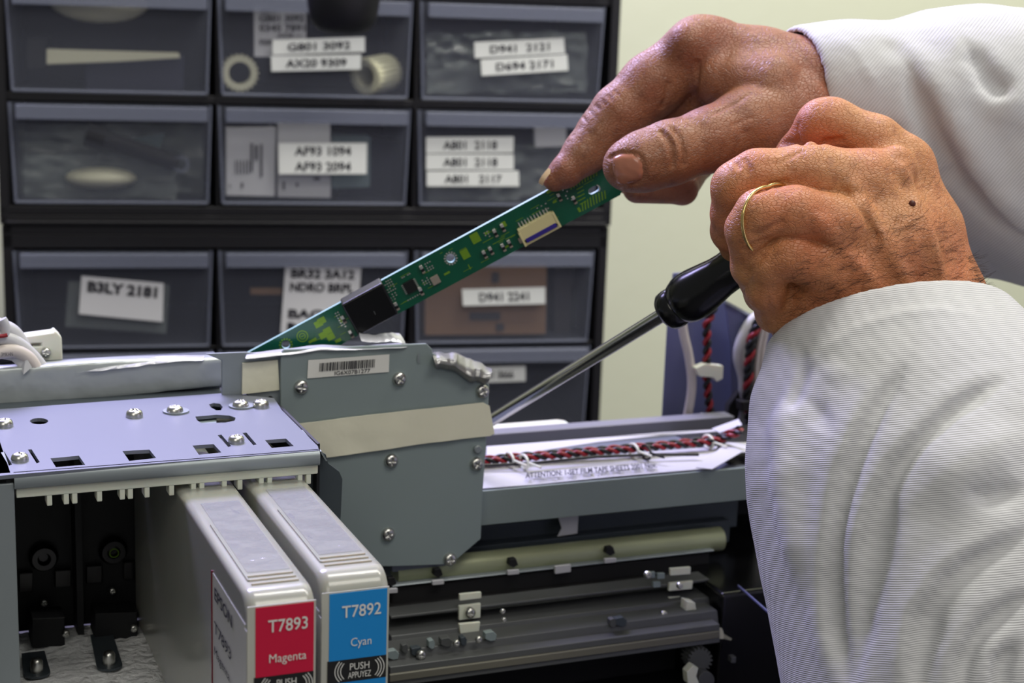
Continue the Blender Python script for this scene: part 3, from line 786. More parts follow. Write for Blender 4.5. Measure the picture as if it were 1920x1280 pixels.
# --- upright end plates and cables at the right
YP = .745
g = G(); front_prism(g, [(1263, 512), (1290, 510), (1300, 560), (1296, 800), (1241, 800), (1252, 609)], [], YP, .0012)
g.build('end_plate', 'plate_blue', parent=pr, bevel=.0004)
g = G(); front_prism(g, [(1290, 520), (1364, 566), (1375, 640), (1372, 800), (1294, 800)], [], YP+.012, .0012); g.build('end_plate', 'plate_blue', parent=pr)
g = G(); front_prism(g, [(1360, 565), (1421, 597), (1480, 640), (1490, 800), (1372, 800), (1372, 650)], [], YP-.006, .0012); g.build('end_plate', 'plate_blue', parent=pr)
g = G(); a, b = pon(1361, 563, 1, YP-.008), pon(1423, 597, 1, YP-.008); g.quad(a, b, b-np.array((0, 0, .0014)), a-np.array((0, 0, .0014)), (0, .006, 0)); g.build('plate_edge_highlight', 'zinc', parent=pr)  # highlight along the plate's edge, put in as a paler strip
def cable(pts, r, m, y, name='cable', squash=1.0, label=None):
    g = G(); k = [pon(u, v, 1, y) for u, v in pts]
    d = np.arange(len(k)); t = np.linspace(0, len(k)-1, 5*len(k)); sm = []
    for s_ in t:
        i = int(min(s_, len(k)-2)); f = s_-i; p0, p1, p2, p3 = k[max(i-1, 0)], k[i], k[i+1], k[min(i+2, len(k)-1)]
        sm.append(.5*((2*p1)+(-p0+p2)*f+(2*p0-5*p1+4*p2-p3)*f*f+(-p0+3*p1-3*p2+p3)*f**3))
    g.tube(sm, r, 10, squash=squash); return g.build(name, m, parent=pr, smooth=True, label=label)
cable([(1275, 560), (1281, 620), (1292, 670), (1297, 727), (1285, 800)], .0022, 'beige_wire', YP-.012, label='flat beige cable')
hp = [pon(u, v, 1, YP-.014) for u, v in [(1345, 560), (1335, 584), (1325, 609), (1326, 656), (1324, 692), (1328, 745), (1333, 782)]]
twisted('harness_wire', hp, .0011, 7, ['red_wire', 'black_wire'], pr, n=80)
g = G(); front_prism(g, [(1304, 690), (1320, 682), (1357, 686), (1356, 710), (1345, 716), (1338, 708), (1312, 706)], [], YP-.018, .004); g.build('cable_clip', 'nylon', parent=pr, bevel=.0005)
cable([(1428, 590), (1408, 606), (1390, 641), (1386, 672), (1396, 715), (1393, 790)], .0030, 'white_wire', YP-.012)
twisted('harness_wire', [pon(u, v, 1, YP-.022) for u, v in [(1432, 585), (1421, 605), (1408, 641), (1404, 692), (1402, 740), (1406, 800)]], .0013, 5, ['black_wire', 'red_wire', 'black_wire'], pr, n=80)
for du in (0, 9, 18): cable([(1424+du, 600), (1412+du, 660), (1408+du, 720), (1412+du, 770), (1408+du, 826)], .0012, 'beige_wire' if du else 'black_wire', YP-.020)
g = G(); front_prism(g, [(1390, 753), (1424, 750), (1426, 769), (1392, 772)], [], YP-.026, .006); g.build('cable_tie', 'dull_black', parent=pr, bevel=.0006)
g = G(); front_prism(g, [(1387, 732), (1389, 760), (1382, 800), (1362, 800), (1367, 760)], [], YP-.016, .004); g.build('connector', 'dull_black', parent=pr, bevel=.0005)
for (u, v) in ((1305, 790), (1322, 788), (1343, 787)):
    p = pon(u, v, 1, .735); g = G(); g.box(p[0]-.0024, p[0]+.0022, p[1], p[1]+.006, p[2]-.002, p[2]+.0016); g.box(p[0]-.0012, p[0]+.001, p[1]-.001, p[1]+.004, p[2]+.0016, p[2]+.0028); g.build('connector', 'white_wire', parent=pr, bevel=.0004)
g = G(); p = pon(1400, 860, 1, .66); g.box(.391*S, .46*S, .655*S, .72*S, -.236*S, -.2185*S); g.build('end_block', 'dull_black', parent=pr, bevel=.001)
g = G(); front_prism(g, [(1422, 870), (1436, 866), (1447, 960), (1440, 1003), (1424, 998)], [], .66, .003); g.build('side_trim', 'nylon', parent=pr)

# --- lower mechanism: rails, shaft and roller, all parallel to the front
def zpt(u, v, y): return pon(u, v, 1, y)
def rail(name, a, b, y, y2, hl_, m, tilt=0.0, label=None, bev=.0004):
    """long bar whose front top edge runs through pixel a to pixel b on plane y; hl_ = height (scaled m)"""
    A, B = zpt(*a, y), zpt(*b, y); z = (A[2]+B[2])/2
    g = G(); g.add([(A[0], y*S, z), (B[0], y*S, z), (B[0], y*S+tilt, z-hl_), (A[0], y*S+tilt, z-hl_), (A[0], y2*S, z), (B[0], y2*S, z), (B[0], y2*S, z-hl_), (A[0], y2*S, z-hl_)],
                       [(0, 1, 2, 3), (7, 6, 5, 4), (0, 4, 5, 1), (1, 5, 6, 2), (2, 6, 7, 3), (3, 7, 4, 0)])
    return g.build(name, m, parent=pr, bevel=bev, label=label)
rail('support_rail', (740, 1005), (1385, 935), .662, .70, .012, 'dark_sheet')
rail('support_rail', (740, 1040), (1370, 975), .655, .69, .010, 'dark_sheet')
g = G(); a = zpt(740, 1072, .645); b = zpt(1350, 1012, .645); z = (a[2]+b[2])/2
g.tube([(a[0], .645*S, z), (b[0], .645*S, z)], .0052, 24); g.build('feed_roller', 'brass_roller', parent=pr, smooth=True, label='pale metal roller shaft')
rail('guide_rail', (735, 1098), (1340, 1030), .636, .66, .0008, 'zinc')
rail('guide_rail', (735, 1100), (1330, 1040), .638, .67, .014, 'dull_black')
rail('guide_rail', (733, 1142), (1320, 1078), .630, .66, .011, 'dull_black')
rail('guide_rail', (733, 1150), (1330, 1090), .618, .629, .0012, 'dim_sheet')
rail('platen', (733, 1195), (1340, 1115), .612, .640, .010, 'dim_sheet', tilt=-.004)
rail('platen', (733, 1215), (1345, 1150), .600, .612, .009, 'dim_sheet', tilt=-.003)
rail('front_rail', (731, 1252), (1350, 1168), .592, .600, .0075, 'dim_sheet', tilt=-.001)
rail('front_rail', (731, 1268), (1350, 1180), .590, .5915, .0030, 'warm_rail')
# white tabs, pads and small screws along the rails
def chip(pts, y, m, name='tab', th=.0015):
    g = G(); front_prism(g, pts, [], y, th); return g.build(name, m, parent=pr, bevel=.0003)
chip([(1047, 970), (1085, 966), (1083, 1000), (1045, 1006), (1053, 990)], .654, 'white_wire', 'paper_tab', .0004)
for (u, v) in [(735, 1108), (822, 1092), (963, 1073), (1145, 1051)]:
    chip([(u-11, v-3), (u+11, v-5), (u+11, v+3), (u-11, v+5)], .634, 'white_wire', 'felt_tab')
    chip([(u-7, v-24), (u+5, v-26), (u+9, v-14), (u, v-9), (u-9, v-14)], .636, 'dull_black', 'roller_clip', .003)
chip([(1041, 1062), (1071, 1058), (1071, 1072), (1041, 1076)], .634, 'white_wire', 'felt_tab')
for a in ([(862, 1114), (903, 1110), (903, 1121), (862, 1126)], [(861, 1136), (902, 1131), (901, 1158), (861, 1163)]):
    chip(a, .617, 'nylon', 'guide_tab')
chip([(861, 1170), (901, 1166), (898, 1188), (864, 1192)], .610, 'nylon', 'guide_tab')
screw(pr, zpt(882, 1149, .615), 'front', .9)
for a in ([(1257, 1066), (1296, 1063), (1295, 1076), (1257, 1079)], [(1256, 1093), (1300, 1089), (1298, 1104), (1254, 1108)], [(1255, 1120), (1290, 1118), (1288, 1138), (1254, 1140)]):
    chip(a, .616, 'nylon', 'guide_tab')
for (u, v) in [(1222, 1078), (1232, 1096), (1240, 1080)]: chip([(u-7, v-5), (u+7, v-6), (u+7, v+5), (u-7, v+6)], .616, 'painted_sheet', 'guide_tab')
for (u, v, s_) in [(943, 1146, .45), (945, 1162, .45), (790, 1228, .8), (856, 1206, .6), (898, 1199, .6), (1176, 1164, .55), (1245, 1152, .7), (1215, 1078, .7), (1275, 1098, .6), (838, 1120, .01)]:
    screw(pr, zpt(u, v, .596 if v > 1195 else .604), 'front', s_)
for i, (u, v) in enumerate([(738, 1228), (760, 1216), (783, 1222), (810, 1208), (838, 1204), (870, 1202), (921, 1193), (1150, 1168), (1165, 1166)]):
    k = 6 if i % 2 else 11
    chip([(u-k, v-6), (u+k*.4, v-9), (u+k, v-3), (u+k*.8, v+7), (u-k*.2, v+9), (u-k, v+5)], .598, ['painted_sheet', 'dim_sheet', 'dark_sheet'][i % 3], 'spring_clip', .003)
# small white pieces and a gear at the right end
chip([(1288, 1127), (1304, 1130), (1306, 1142), (1298, 1149), (1286, 1147)], .604, 'nylon', 'end_cap', .005)
chip([(1310, 1150), (1323, 1150), (1321, 1173), (1309, 1172)], .60, 'cream_plastic', 'end_cap', .004)
chip([(1342, 1180), (1354, 1177), (1358, 1187), (1374, 1196), (1371, 1202), (1355, 1198), (1341, 1197)], .60, 'cream_plastic', 'lever', .003)
g = G(); c = zpt(1313, 1237, .59); n = 18; out = []
for i in range(n):
    for da, r in ((-.33, .8), (-.16, 1), (.16, 1), (.33, .8)):
        t = 2*math.pi*(i+da)/n; out.append((.0046*r*math.cos(t), .0054*r*math.sin(t)))
g.prism(out, [], lambda p, k: (c[0]+p[0], c[1]+k*.006-p[0]*.4, c[2]+p[1])); g.build('drive_gear', 'dim_sheet', parent=pr)
chip([(1288, 1260), (1300, 1247), (1310, 1252), (1306, 1268), (1312, 1282), (1290, 1282)], .585, 'nylon', 'lever', .004)
chip(round_pts(1325, 1275, 15, 16, 18), .585, 'dim_sheet', 'end_cap', .004)
chip([(1372, 1232), (1381, 1231), (1380, 1243), (1371, 1243)], .59, 'dim_sheet', 'end_cap', .003)
chip([(1431, 1048), (1447, 1048), (1447, 1063), (1432, 1065)], .64, 'nylon', 'end_cap', .003)
# dark body behind and below
g = G(); g.box(.16*S, .60*S, .70*S, .71*S, -.34*S, -.2345*S); g.box(.16*S, .39*S, .64*S, .71*S, -.34*S, -.288*S)
g.build('inner_wall', 'dull_black', parent=pr)
g = G(); g.box(-.02*S, .56*S, .49*S, .80*S, DESK, -.315*S); g.build('base', 'black_plastic', parent=pr, bevel=.003)
g = G(); g.box(.358*S, .56*S, .60*S, .78*S, -.318*S, -.262*S); g.build('right_housing', 'gloss_black', parent=pr, bevel=.002)
g = G(); a = pon(1383, 1096, 2, -.2612); b = pon(1520, 1218, 2, -.2612); a2 = pon(1384, 1095, 2, -.2612); b2 = pon(1523, 1216, 2, -.2612)
g.quad(a, b, b2, a2, (0, 0, -.0006)); g.build('housing_ridge', 'plate_blue', parent=pr)
g = G(); g.box(-.02*S, .042*S, .56*S, .80*S, -.34*S, -.18*S); g.build('left_housing', 'dull_black', parent=pr)
# lower edge of the sheet: dark recess under it
chip([(735, 1045), (760, 1042), (805, 1040), (845, 1060), (835, 1072), (735, 1072)], .640, 'violet_sheet', 'bent_tab', .002)

# --- white plastic end and cables at far left
YL = .665
g = G(); front_prism(g, [(42, 632), (100, 624), (104, 620), (116, 632), (118, 682), (128, 686), (128, 700), (40, 700)], [[(58, 644), (58, 650), (78, 649), (78, 643)]], YL, .008)
g.build('cable_guide', 'nylon', parent=pr, bevel=.0006, label='white plastic cable guide at the left end')
screw(pr, pon(86, 661, 1, YL-.001), 'front', .8)
def cab2(pts, r, m, y, name='cable', sq=1.0):
    return cable(pts, r, m, y, name, sq)
cab2([(-40, 600), (0, 612), (25, 625), (45, 655), (62, 690)], .0030, 'white_wire', YL-.006)
cab2([(-40, 640), (0, 634), (30, 642), (60, 668), (78, 690)], .0026, 'white_wire', YL-.009)
cab2([(-40, 672), (0, 660), (30, 658), (55, 672), (70, 695)], .0024, 'beige_wire', YL-.012)
cab2([(-30, 690), (5, 676), (35, 680), (60, 696)], .0020, 'black_wire', YL-.004)
cab2([(-30, 628), (0, 630), (14, 628)], .0007, 'red_wire', YL-.013, 'harness_wire')
cab2([(4, 598), (10, 612), (8, 640)], .0016, 'white_wire', YL-.010)
g = G(); rows = [[pon(u, v, 1, YL-.014+.004*math.sin(i)) for i, (u, v) in enumerate(r)] for r in ([(-40, 655), (0, 652), (25, 656), (48, 668), (60, 688)], [(-40, 682), (0, 672), (22, 676), (38, 690), (44, 702)])]
g.grid(rows, thick=(0, .0005, 0))
a, b, c_ = pon(-6, 668, 1, YL-.0185), pon(24, 667, 1, YL-.0185), pon(-6, 661, 1, YL-.0185); g.text('E3 3MKHN', a, b, c_, 1)
g.build('flat_cable', ['white_wire', 'ink'], parent=pr)

# ------------------------------------------------------------------ ink cartridges
def cartridge(label, x0, x1, yf, colour, ctext, name_, side):
    x0 *= S; x1 *= S; yf *= S; yb_ = .645*S; zt = -.1741*S; zb_ = -.2614*S; L_ = yb_-yf
    t = thing('ink_cartridge', label, 'ink cartridge', PR, ((x0+x1)/2, (yf+yb_)/2, zb_), 'ink cartridges in the bay')
    g = G(); ins = .0013
    # body: rounded side profile (depth, height), swept over the width with soft shoulders
    prof = []
    R1 = .0075
    for k in range(9):
        a = math.pi/2*k/8; prof.append((yf+R1-R1*math.cos(a), zt-R1+R1*math.sin(a)))
    prof += [(yb_-.003, zt), (yb_, zt-.003), (yb_, zb_+.004), (yb_-.004, zb_), (yf+.002, zb_), (yf, zb_+.002)]
    n = len(prof); cen = ((yf+yb_)/2, (zt+zb_)/2)
    xs = [(x0, .0020), (x0+.0002, .0012), (x0+.0008, .0005), (x0+.0018, .0001), (x0+.0028, 0), (x1-.0028, 0), (x1-.0018, .0001), (x1-.0008, .0005), (x1-.0002, .0012), (x1, .0020)]
    vs = []
    for x, d in xs:
        for (py, pz_) in prof:
            sy = 1 if py < cen[0] else -1; sz = 1 if pz_ < cen[1] else -1
            vs.append((x, py+sy*d, pz_+sz*d))
    fs = [(i*n+k, i*n+(k+1) % n, (i+1)*n+(k+1) % n, (i+1)*n+k) for i in range(len(xs)-1) for k in range(n)]
    fs += [tuple(range(n)), tuple((len(xs)-1)*n+k for k in reversed(range(n)))]
    g.add(vs, fs); g.build('shell', 'cartridge_plastic', parent=t, smooth=True).modifiers.new('b', 'WEIGHTED_NORMAL')
    # grip ridges, top recess frame
    g = G()
    for k in range(3):
        y = yf+.0088+.0030*k; g.box(x0+.0030, x1-.0028, y, y+.0007, zt-.0003, zt+.0005)
    g.box(x0+.0026, x0+.0032, yf+.012, yf+.060, zt-.0002, zt+.0005)
    g.build('grip_ridge', 'cartridge_plastic', parent=t, bevel=.0002)
    g = G()
    rows = [[(x0+.004+(x1-x0-.007)*i/8, yf+.018+.0052*k, zt+.00025+rng.normal()*.00003) for i in range(9)] for k in range(13)]
    g.grid(rows, thick=(0, 0, -.0003)); g.build('top_film', 'bag_film', parent=t, smooth=True, label='wrinkled clear film on the top face')
    # label: band wrapping the front, printed
    g = G(); e = .00025; xa, xb = x0+.0003, x1-.0012; ztp = -.1768*S if side else -.1789*S; zbl = zb_+.004
    yy = yf-e
    g.box(x0-.0002, xb+.0006, yy+.0001, yy+.0004, zbl, ztp)                       # clear base
    zblk1 = ztp-.0197; zblk0 = zblk1-.0065
    g.box(xa+.0016, xb, yy-.0001, yy+.0002, zblk1, ztp-.0004, 1)
    g.box(xa+.0012, xb, yy-.0002, yy+.0002, zblk0, zblk1, 2)
    g.box(xa+.0016, xb, yy-.0001, yy+.0002, zbl+.001, zblk0, 1)
    W = xb-xa-.0016; X = xa+.0016; yt = yy-.0004
    def tx(s, fx0, fx1, z0, h, mi=3, b=0): g.text(s, (X+W*fx0, yt, z0), (X+W*fx1, yt, z0), (X+W*fx0, yt, z0+h), mi, b)
    tx(ctext, .21, .89, ztp-.0074, .0034, 3, .008); tx(name_[0], *name_[1], ztp-.0159, .0024, 3, .0)
    tx('PUSH', .36, .70, zblk1-.0031, .0020, 3, .0); tx('APPUYEZ', .33, .73, zblk1-.0055, .0018, 3, .0)
    for sg in (-1, 1):
        for r_ in (.0054, .0062, .0070):
            cx, cz = X+W*.53, zblk1-.0032; pp = []
            pts = [(cx+sg*r_*math.cos(a), yt, cz+r_*.72*math.sin(a)) for a in np.linspace(-.62, .62, 12)]
            for i in range(11):
                p0, p1 = np.array(pts[i]), np.array(pts[i+1]); nrm = np.array((-(p1-p0)[2], 0, (p1-p0)[0])); nrm = nrm/np.linalg.norm(nrm)*.00012
                g.add([p0-nrm, p1-nrm, p1+nrm, p0+nrm], [(0, 1, 2, 3)], 3)
    g.build('front_label', ['label_clear', colour, 'label_black', 'label_white'], parent=t, label='%s label reading %s %s PUSH APPUYEZ' % ('red' if side else 'blue', ctext, name_[0]))
    # label continuing on the left side
    g = G(); ya = yf+.0440; xx = x0-.0002; zs = (-.1835 if side else -.186)*S
    g.box(xx, xx+.0004, yf+.0030, ya, zbl, zs, 0)
    g.box(xx-.0002, xx+.0002, ya-.0006, ya+.0004, zbl, zs+.0004, 1)
    g.box(xx-.0001, xx+.0002, yf+.0004, yf+.0030, zbl, zs-.001, 0)
    def ty_(s, y0, y1, z0, h, b=.0): g.text(s, (xx-.0003, y0, z0), (xx-.0003, y1, z0), (xx-.0003, y0, z0+h), 2, b)
    ty_('EPSON', yf+.0393, yf+.0170, -.1908*S, .0036, .012); ty_('T7893' if side else 'T7892', yf+.0400, yf+.0185, -.2022*S, .0034, .0); ty_(name_[0], yf+.0400, yf+.0200, -.2100*S, .0026, .0)
    g.build('side_label', ['label_clear', 'maroon' if side else 'cyan_label', 'ink'], parent=t, label='clear side label with dark print')
    return t
M_['bag_film'] = mat('bag_film', (160, 162, 178), .12, alpha=.3, bump=(70, .5, .004))
cartridge('translucent cartridge with a red label reading T7893 Magenta', .1010, .1222, .4370, 'magenta_label', 'T7893', ('Magenta', (.23, .87)), True)
cartridge('translucent cartridge with a blue label reading T7892 Cyan', .1262, .1482, .4465, 'cyan_label', 'T7892', ('Cyan', (.37, .73)), False)

# ------------------------------------------------------------------ circuit board, held up by the right hand
BD = 0.600
E1 = np.array((.8796, -.4757)); E2 = np.array((.4757, .8796)); B0 = np.array((715., 526.))
E2W = E2[0]*CR-E2[1]*CU
NB = -CF*.917+E2W*.4
def st(u, v): q = np.array((u, v))-B0; return float(q @ E1), float(q @ E2)
def bp(s, t, h=0.0):
    """point on the board: s along it, t across it (board units of 0.2 mm), h metres towards its face"""
    u, v = B0+s*E1+t*E2
    return P(u, v, BD+.436*t*BD/FPX)+NB*h
M_board_origin = bp(0, 70)
pcb = thing('circuit_board', 'long narrow green circuit board held up between thumb and forefinger', 'circuit board', W0, M_board_origin)
def circ(u, v, r, n=20, rev=False):
    s, t = st(u, v); a = [2*math.pi*k/n*(-1 if rev else 1) for k in range(n)]
    return [(s+r*math.cos(x), t+r*math.sin(x)) for x in a]
def slot(u, v, r, l, n=8):
    s, t = st(u, v)
    return [(s+l+r*math.cos(x), t+r*math.sin(x)) for x in np.linspace(-math.pi/2, math.pi/2, n)]+[(s-l+r*math.cos(x), t+r*math.sin(x)) for x in np.linspace(math.pi/2, 3*math.pi/2, n)]
g = G()
outline = [(-296, 0), (470, 0), (478, 6), (478, 66), (470, 72), (200, 70), (-296, 69)]
hs = [circ(845, 484, 8.5), circ(536, 646, 8), slot(1113, 356, 6, 5)]
g.prism(outline, hs, lambda p, k: bp(p[0], p[1], -.0016*k), 0, 1)
board = g.build('board', ['pcb_green', 'pcb_edge'], parent=pcb, label='green board with a pale cut edge')
# printed copper: one part holding the surface pattern
g = G()
def patch(s0, t0, s1, t1, mi=0, h=.00008): g.add([bp(s0, t0, h), bp(s1, t0, h), bp(s1, t1, h), bp(s0, t1, h)], [(0, 1, 2, 3)], mi)
def ppx(u, v, w, hh, mi=0, h=.00008): s, t = st(u, v); patch(s-w/2, t-hh/2, s+w/2, t+hh/2, mi, h)
sc, tcn = st(1110, 360)
for k in range(10):
    s = sc-27+k*6.0
    for (t0, t1, dx) in ((3, 20, 6), (48, 66, 6)):
        if (t0 > 40 and k > 8): continue
        t0, t1 = (t0+abs(k-4)*.6, t1-1)
        g.add([bp(s, t0, 8e-5), bp(s+2.3, t0, 8e-5), bp(s+2.3-dx, t1, 8e-5), bp(s-dx, t1, 8e-5)], [(0, 1, 2, 3)])
for k in range(5): ppx(1087+k*1.5, 352+k*7, 14, 1.6)
ppx(872, 476, 15, 18); ppx(891, 446, 17, 19)
for (u, v) in ((603, 601), (614, 620), (597, 607), (620, 631), (606, 628)): ppx(u, v, 15, 12)
for (u, v, w, h_) in ((641, 600, 10, 9), (634, 638, 12, 6), (586, 638, 16, 5), (720, 597, 18, 5), (838, 512, 12, 4), (950, 462, 10, 4), (1030, 358, 12, 6), (945, 420, 8, 10), (913, 436, 10, 5), (915, 450, 22, 1.2), (880, 500, 2, 10), (935, 452, 26, 1.2), (1086, 393, 5, 9), (1040, 378, 8, 4)): ppx(u, v, w, h_)
for i in range(48):
    s, t = -190+rng.random()*620, 6+rng.random()*56
    patch(s, t, s+6+rng.random()*16, t+.9)
s0, t0 = st(567, 630)
for ra, rb in ((11, 9.2), (6.2, 4.6)):
    n = 26
    for i in range(n):
        a, b = 2*math.pi*i/n, 2*math.pi*(i+1)/n
        g.add([bp(s0+ra*math.cos(a), t0+ra*math.sin(a), 8e-5), bp(s0+ra*math.cos(b), t0+ra*math.sin(b), 8e-5), bp(s0+rb*math.cos(b), t0+rb*math.sin(b), 8e-5), bp(s0+rb*math.cos(a), t0+rb*math.sin(a), 8e-5)], [(0, 1, 2, 3)])
patch(s0-3, t0-.8, s0+3, t0+.8)
for (cu, cv) in ((845, 484), (536, 646)):
    s1, t1 = st(cu, cv)
    for i in range(14):
        a = 2*math.pi*i/14; pts = []
        for (r_, da) in ((9.2, -.14), (13, -.11), (13, .11), (9.2, .14)): pts.append(bp(s1+r_*math.cos(a+da), t1+r_*math.sin(a+da), 1e-4))
        g.add(pts, [(0, 1, 2, 3)], 1 if cu > 800 else 0)
s1, t1 = st(1113, 356)
n = 12
for i in range(n):
    a, b = -.9+2.2*i/n, -.9+2.2*(i+1)/n
    g.add([bp(s1+5+8*math.cos(a), t1+8*math.sin(a), 1e-4), bp(s1+5+8*math.cos(b), t1+8*math.sin(b), 1e-4), bp(s1+5+5.8*math.cos(b), t1+5.8*math.sin(b), 1e-4), bp(s1+5+5.8*math.cos(a), t1+5.8*math.sin(a), 1e-4)], [(0, 1, 2, 3)], 1)
# clusters of tiny bright solder points
for (cu, cv, nx, ny, dx, dy) in ((732, 536, 4, 5, 4.5, 5), (740, 556, 3, 3, 6, 5), (804, 500, 4, 4, 5, 4.5), (803, 528, 4, 4, 5, 4.5), (780, 556, 7, 1, 5, 5), (640, 600, 2, 7, 5, 5), (915, 440, 2, 3, 6, 5), (1066, 366, 2, 5, 6, 6), (1022, 392, 3, 2, 9, 10), (762, 517, 5, 1, 4, 4)):
    for i in range(nx):
        for j in range(ny):
            if rng.random() < .8: s, t = st(cu, cv); s += (i-nx/2)*dx; t += (j-ny/2)*dy; patch(s, t, s+2.6, t+2.2, 1, .0002)
g.build('copper_pattern', ['pcb_trace', 'solder'], parent=board)
def bbox(g, s0, t0, s1, t1, h0, h1, mi=0):
    q = [bp(*p, h) for h in (h0, h1) for p in ((s0, t0), (s1, t0), (s1, t1), (s0, t1))]
    return g.add(q, [(3, 2, 1, 0), (4, 5, 6, 7), (0, 1, 5, 4), (1, 2, 6, 5), (2, 3, 7, 6), (3, 0, 4, 7)], mi)
# ribbon connector
s, t = st(1009, 424)
g = G(); bbox(g, s-38, t-15, s+34, t+8, 0, .0022); bbox(g, s-37, t+8, s+34, t+11, 0, .0010); bbox(g, s-40, t-9, s-36, t+19, 0, .0024); bbox(g, s+33, t-13, s+38, t+18, 0, .0024)
bbox(g, s-36, t+13.5, s+34, t+19, 0, .0019)
con = g.build('connector', 'connector_cream', parent=pcb, bevel=.0002, label='cream ribbon connector')
g = G(); bbox(g, s-33, t+6, s+31, t+13.5, .0002, .0025); g.build('latch_bar', 'connector_blue', parent=con)
for k in range(10):
    g = G(); x = s-31+k*6.4; bbox(g, x, t-24, x+2.6, t-14, 0, .0007); g.build('pin', 'solder', parent=con)
g = G(); bbox(g, s-45, t+2, s-38, t+11, 0, .0012); g.build('solder_pad', 'smd_tan', parent=con)
# chip and sensor block
s, t = st(769, 536)
g = G(); bbox(g, s-11, t-11, s+11, t+11, 0, .0010); ic = g.build('chip', 'chip_black', parent=pcb, bevel=.0001)
g = G()
for k in range(6):
    bbox(g, s-14.5, t-9+k*3.4, s-10, t-7.4+k*3.4, 0, .0004); bbox(g, s+10, t-9+k*3.4, s+14.5, t-7.4+k*3.4, 0, .0004)
g.build('chip_leads', 'solder', parent=ic)
s0, t0 = st(637, 562); s1, t1 = st(712, 520)
g = G(); bbox(g, s0, -4, s1, 62, -.0022, .0052)
blk = g.build('sensor_block', 'gloss_black', parent=pcb, bevel=.0008, seg=3, label='glossy black plastic block clipped over the board')
sb, tb = st(700, 578)
g = G(); bbox(g, sb-1, tb-4, sb+.6, tb+3, .0051, .0053); bbox(g, s0+14, -3.9, s0+44, -3.6, .0004, .0034); g.build('moulded_mark', 'dim_sheet', parent=blk)
# small surface parts
for (u, v) in ((789, 500), (906, 472), (918, 465), (941, 459), (953, 452), (926, 432), (940, 422), (1046, 365), (1074, 370), (741, 569), (787, 541), (642, 594), (656, 621)):
    s, t = st(u, v); g = G(); r = 3.6
    bbox(g, s-3.2, t-r, s+3.2, t+r*.9, 0, .0011, 0); bbox(g, s-3.0, t+r*.9, s+3.0, t+r*2.6, 0, .0008, 1); bbox(g, s-3.2, t+r*2.6, s+3.2, t+r*3.6, 0, .0007, 2)
    g.build('capacitor', ['solder', 'chip_black', 'smd_tan'], parent=pcb, bevel=.0002)
s, t = st(816, 524); g = G(); bbox(g, s-8, t-8, s+8, t+8, 0, .0009); g.build('crystal', 'smd_tan', parent=pcb, bevel=.0002)

# ------------------------------------------------------------------ screwdriver
sd0, sd1 = P(872, 818, .66), P(1262, 578, .575)
sd2 = P(1480, 432, .548)
sd = thing('screwdriver', 'screwdriver with a black handle and steel shaft, gripped in the left fist', 'screwdriver', W0, (sd0+sd2)/2*np.array((1, 1, 0))+np.array((0, 0, sd0[2])))
ax = (sd2-sd1); LA = np.linalg.norm(ax); ax /= LA
ax0 = (sd1-sd0); ax0 /= np.linalg.norm(ax0)
g = G(); g.tube([sd0, sd0+ax0*.010, sd1+ax0*.004], [.0023, .0025, .0026], 28); g.build('shaft', 'chrome', parent=sd, smooth=True, label='polished steel shaft')
g = G(); prof = [(.0030, -.004), (.0062, -.0036), (.0072, -.0024), (.0075, 0), (.0073, .0022), (.0070, .0026), (.0079, .0034), (.0089, .006), (.0092, .009), (.0090, .012), (.0082, .017), (.0074, .022), (.0072, .026), (.0078, .033), (.0086, .040), (.0088, .050), (.0080, .056), (.0040, .058)]
hd = g
vs_n = 48
for i in range(1):
    g.lathe(prof, sd1, ax, vs_n)
g.build('handle', 'gloss_black', parent=sd, smooth=True, label='black glossy handle, waisted behind a rounded collar')

